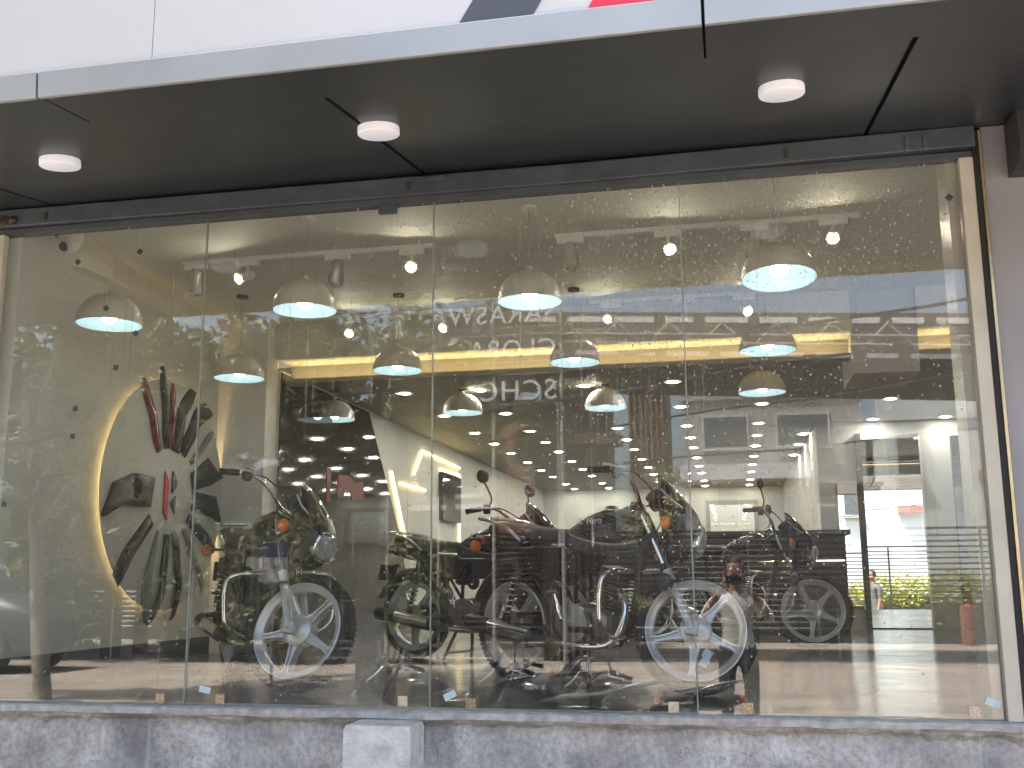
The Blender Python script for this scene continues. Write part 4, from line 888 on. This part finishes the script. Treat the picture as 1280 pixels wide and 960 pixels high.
def tree(label,x,y,h,crowns,n,leaf,mat,seed,tr=.16,lean=0,bark=m_bark,th=None):
    rnd=random.Random(seed); r=empty('tree',label,'tree',(x,y,GZ),0,'trees across the street'); b=MB(); th=th or h*.55
    top=Vector((lean,0,th)); b.tube(cr([(0,0,-.1),(lean*.25+rnd.uniform(-.08,.08),0,th*.35),(lean*.6,rnd.uniform(-.1,.1),th*.7),top],5),[tr*(1-.55*i/15) for i in range(16)],9)
    for c,rr in crowns:
        c=Vector(c); m=top.lerp(c,.5)+Vector((rnd.uniform(-.2,.2),rnd.uniform(-.2,.2),-.1)); s=Vector((lean*.6,0,th*.7)).lerp(top,rnd.random())
        b.tube(cr([s,m,c],4),[tr*.42*(1-.8*i/8) for i in range(9)],6)
    b.build('trunk',bark,r); 
    cen=[]
    for c,rr in crowns:
        for k in range(9):
            cen.append((Vector(c)+Vector((rnd.gauss(0,.5)*rr,rnd.gauss(0,.5)*rr,rnd.gauss(0,.42)*rr)),(rr*.42,rr*.42,rr*.30)))
    leaves('crown',cen,n,leaf,mat,r,seed+1); return r
lt=tree('leafy shade tree with a pale leaning trunk mirrored in the pane at the left jamb',-9.3,-8.6,5.4,[((-.6,0,3.6),1.1),((.7,.2,4.2),1.1),((.2,-.3,5.0),1.0),((1.3,0,3.1),.8),((-.9,0,2.6),.7)],7500,.095,m_leaf,21,.13,-.5,m_barkp,3.2)
leaves('unseen_shade_crown',[((1.5+dx*.9,.2+dy*.9,6.9+dz*.5),(1.3,1.3,.7)) for dx in range(-2,4) for dy in range(-1,6) for dz in (0,1) if (dx*7+dy*5+dz)%3],10000,.19,m_leafd,lt,23)  # unseen crown added overhead to shade the ground below
b=MB()
for p,q,r_ in (((-.5,0,3.1),(-.2,.9,6.9),.09),((-.5,0,3.1),(1.6,1.6,7.1),.09),((-.3,0,4.0),(.8,-1.9,6.9),.07),((-.8,.2,4.6),(.4,3.0,7.0),.06),((.4,.7,5.0),(1.8,3.4,7.3),.06)): b.tube(cr([p,(Vector(p)+Vector(q))/2+Vector((0,0,.3)),q],4),[r_*(1-.07*k) for k in range(9)],7)
b.build('limb',m_barkp,lt)  # limbs reaching up into the added shade crown
tree('dense dark green tree across the street left of the school sign',-5.7,-11.6,6.6,[((-1.0,0,5.0),1.1),((.4,0,5.6),1.15),((.9,0,5.0),.9),((-.3,0,4.0),1.15),((.9,.2,3.7),1.0),((-1.4,0,3.6),1.0),((1.3,0,4.3),.7),((-2.2,0,5.2),.9),((-.6,0,2.7),.9)],12000,.10,m_leafd,31,.20,0,m_bark,3.4)
tree('dark green tree behind the school lettering',-6.6,-19.8,8.0,[((0,0,6.6),1.4),((1.3,0,6.0),1.2),((-.9,0,5.6),1.3),((.9,0,4.9),1.0)],7000,.13,m_leafd,41,.18)
tree('green bushy tree far behind the gate column',-2.6,-32.5,5.6,[((-.4,0,3.4),1.1),((.8,0,3.9),1.1),((.2,0,2.6),1.2)],3500,.13,m_leaf,51,.16)
tree('thin tree with bare branches beyond the far left of the street',-13.2,-17.5,6.4,[((0,0,4.6),1.4),((.9,0,5.6),1.2),((-1.0,0,5.4),1.1),((.6,0,3.6),1.0)],4200,.14,m_leaf,61,.17)
tree('broad dense tree across the street behind the leaning tree',-13.0,-16,8.2,[((0,0,6.4),1.6),((1.7,0,6.0),1.5),((-1.8,0,6.2),1.6),((.9,0,4.6),1.5),((-1.0,0,4.4),1.5),((0,0,3.0),1.4),((2.2,0,3.4),1.3)],9000,.15,m_leafd,81,.22)
tree('dense tree with low crown at the far left end of the street',-17.6,-17,8.6,[((0,0,6.4),1.8),((1.9,0,5.4),1.7),((-1.8,0,5.6),1.7),((.2,0,4.2),1.8),((1.6,0,3.0),1.5),((-1.2,0,2.8),1.5)],9000,.16,m_leaf,91,.22)
tree('tall dark tree filling the gap between the broad tree and the school sign',-10.6,-21,9.6,[((0,0,7.8),1.7),((1.4,0,6.6),1.6),((-1.5,0,6.6),1.6),((0,0,5.2),1.7),((1.2,0,3.8),1.5),((-1.2,0,3.6),1.5),((.2,0,2.4),1.4)],10000,.16,m_leafd,101,.24)
for k,(x,y,w,h,l,mt) in enumerate(((-8.5,-15.2,2.0,3.2,'tall dark green shrub mirrored below the school lettering',m_leafd),(-6.7,-15.6,1.7,2.7,'green shrub at the foot of the terracotta block',m_leafd),(-14.6,-15.8,2.4,2.6,'broad shrub behind the dark van at the far left',m_leafd),(-10.6,-15.5,1.7,2.6,'broad shrub left of the notice board',m_leafd))):
    r=empty('shrub',l,'shrub',(x,y,GZ),0,'shrubs across the street'); b=MB()
    for q in range(5): b.tube([(q*.1-.2,0,0),(q*.3-.6,random.uniform(-.2,.2),h*.7)],[.03,.012],6)
    b.build('stem',m_bark,r); leaves('foliage',[((random.uniform(-.5,.5)*w,random.uniform(-.3,.3),random.uniform(.2,.85)*h),(w*.35,.5,h*.22)) for q in range(14)],4200,.10,mt,r,70+k)
pt=empty('planter','low red brown planter box with a clipped green shrub in front of the fence','planter',(-3.35,-21,GZ))
b=MB(); b.loft([se(4,1.0*q,.35*q,1,'z',(0,0,z)) for z,q in ((0,.92),(.72,1.0))]); 
b=MB(); b.loft([[Vector((sx*a,sy*c,z)) for sx,sy in ((-1,-1),(1,-1),(1,1),(-1,1))] for a,c,z in ((.92,.32,0),(1.0,.38,.66),(1.03,.41,.66),(1.03,.41,.74))]); b.build('box',m_plant,pt,0)
leaves('shrub',[((q*.22-1.2,0,.95+random.uniform(-.1,.1)),(.35,.32,.22)) for q in range(12)],2200,.07,m_leaf,pt,5)
for x,l in ((5.3,'red bollard before the slat fence, left one'),(8.6,'red bollard before the slat fence, right one')):
    b=MB(); b.lathe([(.001,0),(.17,0),(.16,.85),(.12,.93),(.001,.96)],n=20); o=b.build('bollard',m_kerbred,None); o.location=(x,-22.2,GZ); tag(o,l,'bollard','red bollards by the fence')
nb=empty('notice_board','small white and blue notice board on a post below the trees','sign',(-7.25,-11.35,GZ))
MB().box(-.25,.25,-.02,.02,1.56,1.95).build('paper',m_paper,nb,0); MB().box(-.25,.25,-.02,.02,1.955,2.18).build('header',m_blue,nb,0)
b=MB(); b.bar((0,-.04,0),(0,-.04,2.1),.03,8); b.build('post',m_grey,nb)
for k,(z0,z1,y,l) in enumerate(((3.15,3.85,-8.0,'thick overhead cable, topmost of the four'),(2.72,3.50,-8.2,'overhead cable second from the top'),(2.35,3.02,-8.4,'overhead cable third from the top'),(1.95,2.35,-8.6,'thin overhead cable, lowest of the four'))):
    b=MB(); b.tube([(x,y,z0+(z1-z0)*(x+3)/6.5-.35*math.sin(PI*min(1,max(0,(x+20)/36)))+.30+.02*math.sin(x*2.1+k)) for x in [i*.8-20 for i in range(46)]],(.022,.020,.014,.010)[k],6); tag(b.build('overhead_cable',m_cable,None),l,'cable','overhead cables')
for x,l in ((-20,'grey utility pole carrying the cables at the far left end'),(16,'grey utility pole carrying the cables at the far right end')):
    u=empty('utility_pole',l,'pole',(x,-8.3,GZ)); b=MB(); b.tube([(0,0,0),(0,0,7.5)],[.14,.10],12); b.build('shaft',m_grey2,u)
    MB().box(-.05,.05,-.9,.9,6.6,6.7).build('cross_arm',m_grey,u,0)
# parked car
def car(label,x,y,rz):
    c=empty('parked_car',label,'car',(x,y,GZ),rz); n=24
    secs=[(-1.95,.55,.62,.28),(-1.80,.62,.74,.40),(-1.2,.66,.80,.46),(0,.66,.82,.46),(1.2,.64,.80,.44),(1.75,.58,.72,.36),(1.92,.52,.6,.22)]
    MB().loft([se(n,w,h,.55,'x',(q,0,z)) for q,z,w,h in secs]).build('body',m_carp,c)
    cab=[(-1.75,.95,.62,.10),(-1.45,1.12,.64,.34),(-.6,1.18,.66,.40),(.2,1.16,.65,.38),(.75,1.02,.64,.16),(.95,.95,.6,.06)]
    MB().loft([se(n,w,h,.6,'x',(q,0,z)) for q,z,w,h in cab]).build('cabin',m_carp,c)
    for s in (1,-1):
        for a,bq in ((-1.38,-.72),(-.66,.02),(.08,.62)):
            M=Matrix.Translation((0,s*.655,0))@Matrix.Rotation(PI/2,4,'X'); MB().prism([(a,1.06),(bq,1.06),(bq-.03,1.40 if bq<.3 else 1.22),(a+.05,1.40)],-.03,.03,M).build('side_window',m_win,c,0)
        for q in (-1.2,1.25):
            M=Matrix.Translation((q,s*.72,.30))@Matrix.Rotation(PI/2,4,'X')
            w=MB().lathe([(.19,-.10),(.28,-.10),(.30,-.06),(.30,.06),(.28,.10),(.19,.10)],M,32,closed=True).build('wheel',m_tyre,c)
            b=MB(); b.lathe([(.15,-.07),(.19,-.09),(.20,0),(.19,.09),(.15,.07)],M,28,closed=True); b.lathe([(.001,-.08),(.05,-.08),(.05,.08),(.001,.08)],M,14)
            for k in range(5): b.box(.03,.17,-.025,.025,-.085,.085,M@Matrix.Rotation(2*PI*k/5,4,'Z'))
            b.build('rim',m_alu,w)
        MB().ball((1.80,s*.52,.72),.11,12,(.8,1.2,.7)).build('headlight',m_headl,c)
        MB().ball((-1.84,s*.56,.85),.10,12,(.6,.8,1.2)).build('tail_light',m_redlens,c)
    return c
car('dark grey van parked under the leaning tree at the far left',-14.1,-12.9,R(2)).scale=(1.05,1,1.27)

# ------------------------------------------------------------------ people
def person(label,x,y,rz,joints,chains,mats,split,head,group=None,hair=True,turn=0):
    """joints name->(pos,radius); chains lists of joint names; split(face centre)->material slot"""
    root=empty('person',label,'person',(x,y,GZ),rz,group)
    bm=bmesh.new(); ids={}; me=bpy.data.meshes.new('body')
    names=list(joints); idx={n:i for i,n in enumerate(names)}; edges=[]
    for ch in chains:
        for a,b in zip(ch,ch[1:]): edges.append((idx[a],idx[b]))
    bm.free(); me.from_pydata([joints[n][0] for n in names],edges,[])
    o=bpy.data.objects.new('body',me); COL.objects.link(o)
    sk=o.modifiers.new('skin','SKIN'); sk.use_smooth_shade=True
    for n in names:
        d=me.skin_vertices[0].data[idx[n]]; r=joints[n][1]; d.radius=r if isinstance(r,tuple) else (r,r); d.use_root=(n=='pelvis')
    su=o.modifiers.new('sub','SUBSURF'); su.levels=2; su.render_levels=2
    bpy.context.view_layer.update()
    m2=bpy.data.meshes.new_from_object(o.evaluated_get(bpy.context.evaluated_depsgraph_get())); bpy.data.objects.remove(o)
    hb=MB(); hc=Vector(head)
    rings=[]
    for i in range(15):
        t=-1+2*i/14; z=t*.118; w=.074*math.sqrt(max(.0005,1-t*t))*(1+.12*t); dd=.092*math.sqrt(max(.0005,1-t*t)); 
        rg=[]
        for k in range(24):
            a=2*PI*k/24; px=w*math.cos(a); py=dd*math.sin(a)
            if math.sin(a)>.5:                                   # nose, brow, chin on the +y side
                if abs(math.cos(a))<.2: py+=.022*max(0,1-abs(t+.12)/.25)
                if .2<abs(math.cos(a))<.6: py-=.008*max(0,1-abs(t-.08)/.18)
                py+=.006*max(0,1-abs(t+.75)/.3)+.004*max(0,1-abs(t+.42)/.1)
            rg.append(hc+Matrix.Rotation(turn,3,'Z')@Vector((px,py,z)))
        rings.append(rg)
    hb.loft(rings)
    for s in (1,-1): hb.ball(hc+Matrix.Rotation(turn,3,'Z')@Vector((s*.078,-.005,-.005)),.03,10,(.35,.7,1.1))
    v0=[tuple(v.co) for v in m2.vertices]; f0=[tuple(p.vertices) for p in m2.polygons]; nb=len(v0)
    v=v0+[tuple(p) for p in hb.v]; f=f0+[tuple(i+nb for i in q) for q in hb.f]
    me=bpy.data.meshes.new('body'); me.from_pydata(v,[],f)
    for m in mats: me.materials.append(m)
    for p in me.polygons: p.use_smooth=True; p.material_index=split(p.center) if p.index<len(f0) else 0
    b=bpy.data.objects.new('body',me); COL.objects.link(b); b.parent=root
    hr=MB(); rings=[]
    for i in range(12):
        t=-.35+1.38*i/11; z=min(t,1.02)*.122+.006; q=math.sqrt(max(.002,1-min(.999,(t*.97)**2))); rg=[]
        for k in range(24):
            a=2*PI*k/24; py=.104*q*math.sin(a)-.006
            if math.sin(a)>.25 and t<.55: py=min(py,.02)
            rg.append(hc+Matrix.Rotation(turn,3,'Z')@Vector((.088*q*math.cos(a)*(1+.04*math.sin(a*5+i)),py,z+.004*math.sin(a*7))))
        rings.append(rg)
    hr.loft(rings); hr.build('hair',m_hair,root)
    for s in (1,-1):
        e=MB(); e.ball(hc+Matrix.Rotation(turn,3,'Z')@Vector((s*.032,.082,.012)),.013,10); eo=e.build('eye',m_white,root)
        e=MB(); e.ball(hc+Matrix.Rotation(turn,3,'Z')@Vector((s*.032,.0925,.012)),.006,8); e.build('iris',m_hair,eo)
    return root
def fingers(hand,fwd,side,up,J,C,pre,parent):
    """palm and five curled fingers from the wrist joint name"""
    h=Vector(hand); 
    J[pre+'palm']=(tuple(h+fwd*.05),(.030,.016)); C.append([pre+'wrist',pre+'palm'])
    for i,(o_,L) in enumerate(((-.028,.075),(-.010,.085),(.010,.080),(.027,.062))):
        a=h+fwd*.085+side*o_; b=a+fwd*L*.5+up*-.012; c=b+fwd*L*.28+up*-.035
        J[pre+'f%da'%i]=(tuple(a),.0095); J[pre+'f%db'%i]=(tuple(b),.0088); J[pre+'f%dc'%i]=(tuple(c),.0075); C.append([pre+'palm',pre+'f%da'%i,pre+'f%db'%i,pre+'f%dc'%i])
    a=h+fwd*.035-side*.038; b=a+fwd*.04-side*.015-up*.01; J[pre+'ta']=(tuple(a),.012); J[pre+'tb']=(tuple(b),.010); C.append([pre+'palm',pre+'ta',pre+'tb'])
def standing(arm):
    J={'pelvis':((0,0,.95),(.155,.11)),'waist':((0,.0,1.08),(.135,.10)),'chest':((0,0,1.27),(.165,.115)),'neckbase':((0,-.01,1.42),(.085,.07)),'neck':((0,.01,1.50),.052),'skull':((0,.02,1.58),.05)}
    C=[['pelvis','waist','chest','neckbase','neck','skull']]
    for s,n in ((1,'r'),(-1,'l')):
        J.update({n+'hip':((s*.10,0,.88),.092),n+'knee':((s*.11,.03,.50),.062),n+'ankle':((s*.115,-.01,.09),.042),n+'heel':((s*.115,-.02,.045),.04),n+'toe':((s*.13,.14,.032),(.045,.03))})
        C.append(['pelvis',n+'hip',n+'knee',n+'ankle',n+'heel',n+'toe'])
        J[n+'shoulder']=((s*.185,-.01,1.38),.066); J[n+'elbow']=(arm[n][0],.044); J[n+'wrist']=(arm[n][1],.030); C.append(['chest',n+'shoulder',n+'elbow',n+'wrist'])
    return J,C
def dress(shirt_hem,sleeve,J):
    def f(c):
        if c.z<.075: return 3
        ax=abs(c.x)
        if c.z<shirt_hem and ax<.24 and c.y<.16: return 2
        if c.z>1.455 and ax<.1: return 0
        if sleeve(c): return 0
        return 1
    return f
# the photographer: both hands hold a phone at eye level in front of the face
J,C=standing({'r':((.30,.12,1.20),(.10,.315,1.50)),'l':((-.30,.12,1.20),(-.10,.315,1.50))})
for s,n in ((1,'r'),(-1,'l')): fingers(J[n+'wrist'][0],Vector((-s*.25,.55,.8)).normalized()*.9,Vector((0,-.8,.6)),Vector((s,-.3,.0)),J,C,n,None)
ph=person('person in pale striped shirt holding up a phone with both hands, mirrored in the glass',0,-5.10,0,J,C,[m_skin,m_shirt,m_trous,m_shoe],dress(.98,lambda c:(c.y>.17 and c.z>1.0) or c.z>1.44 and abs(c.x)<.09,J),(0,.03,1.63))
q=tag(box('phone',-.08,.08,-4.672,-4.663,.52,.595,m_phone,None,.003),'black phone held sideways by the photographer','phone')
J,C=standing({'r':((.24,.02,1.10),(.25,.10,.86)),'l':((-.24,.02,1.10),(-.25,.10,.86))})
for s,n in ((1,'r'),(-1,'l')): fingers(J[n+'wrist'][0],Vector((0,.2,-.95)),Vector((0,1,.2)),Vector((-s,0,0)),J,C,n,None)
person('person in grey shirt and pale blue jeans seen in the tall wall mirror',3.02,-4.4,R(60),J,C,[m_skin,m_greyshirt,m_jean,m_shoe],dress(.92,lambda c:abs(c.x)>.19 and c.z<1.12,J),(0,.03,1.63))

# ------------------------------------------------------------------ light, sky, camera
SUN=Vector((-.50,.30,1.30)).normalized()
sl_=bpy.data.lights.new('sun','SUN'); sl_.energy=4.6; sl_.angle=R(.53); sl_.color=(1,.955,.88)
so=bpy.data.objects.new('sun',sl_); COL.objects.link(so); so.rotation_euler=(-SUN).to_track_quat('-Z','Y').to_euler()
w=bpy.data.worlds.new('World'); SC.world=w; w.use_nodes=True; nt=w.node_tree; nt.nodes.clear()
sk=nt.nodes.new('ShaderNodeTexSky'); sk.sky_type='NISHITA'; sk.sun_disc=False; sk.sun_elevation=math.asin(SUN.z); sk.sun_rotation=math.atan2(SUN.x,SUN.y); sk.air_density=1.0; sk.dust_density=6.0; sk.ozone_density=.6
bgd=nt.nodes.new('ShaderNodeBackground'); bgd.inputs[1].default_value=.148; ou=nt.nodes.new('ShaderNodeOutputWorld'); nt.links.new(sk.outputs[0],bgd.inputs[0]); nt.links.new(bgd.outputs[0],ou.inputs[0])
cam=bpy.data.cameras.new('camera'); cam.sensor_width=36; cam.lens=1313/1280*36; cam.clip_start=.005; cam.clip_end=1500
co=bpy.data.objects.new('camera',cam); COL.objects.link(co)
yaw,pit,rol=R(-11.71987726),R(10.59464131),R(-.34650915)
fw=Vector((math.sin(yaw)*math.cos(pit),math.cos(yaw)*math.cos(pit),math.sin(pit))); ri=Vector((math.cos(yaw),-math.sin(yaw),0)); up=ri.cross(fw)
r2=ri*math.cos(rol)+up*math.sin(rol); u2=-ri*math.sin(rol)+up*math.cos(rol)
co.matrix_world=Matrix(((r2.x,u2.x,-fw.x,0),(r2.y,u2.y,-fw.y,-4.65),(r2.z,u2.z,-fw.z,.56),(0,0,0,1)))
SC.camera=co
SC.view_settings.view_transform='Standard'; SC.view_settings.look='None'; SC.view_settings.exposure=2.42; SC.view_settings.gamma=1; SC.view_settings.use_curve_mapping=False
SC.cycles.max_bounces=10; SC.cycles.diffuse_bounces=3; SC.cycles.glossy_bounces=5; SC.cycles.transmission_bounces=6; SC.cycles.transparent_max_bounces=16
SC.cycles.use_denoising=True; SC.cycles.sample_clamp_indirect=6; SC.cycles.caustics_reflective=False; SC.cycles.caustics_refractive=False
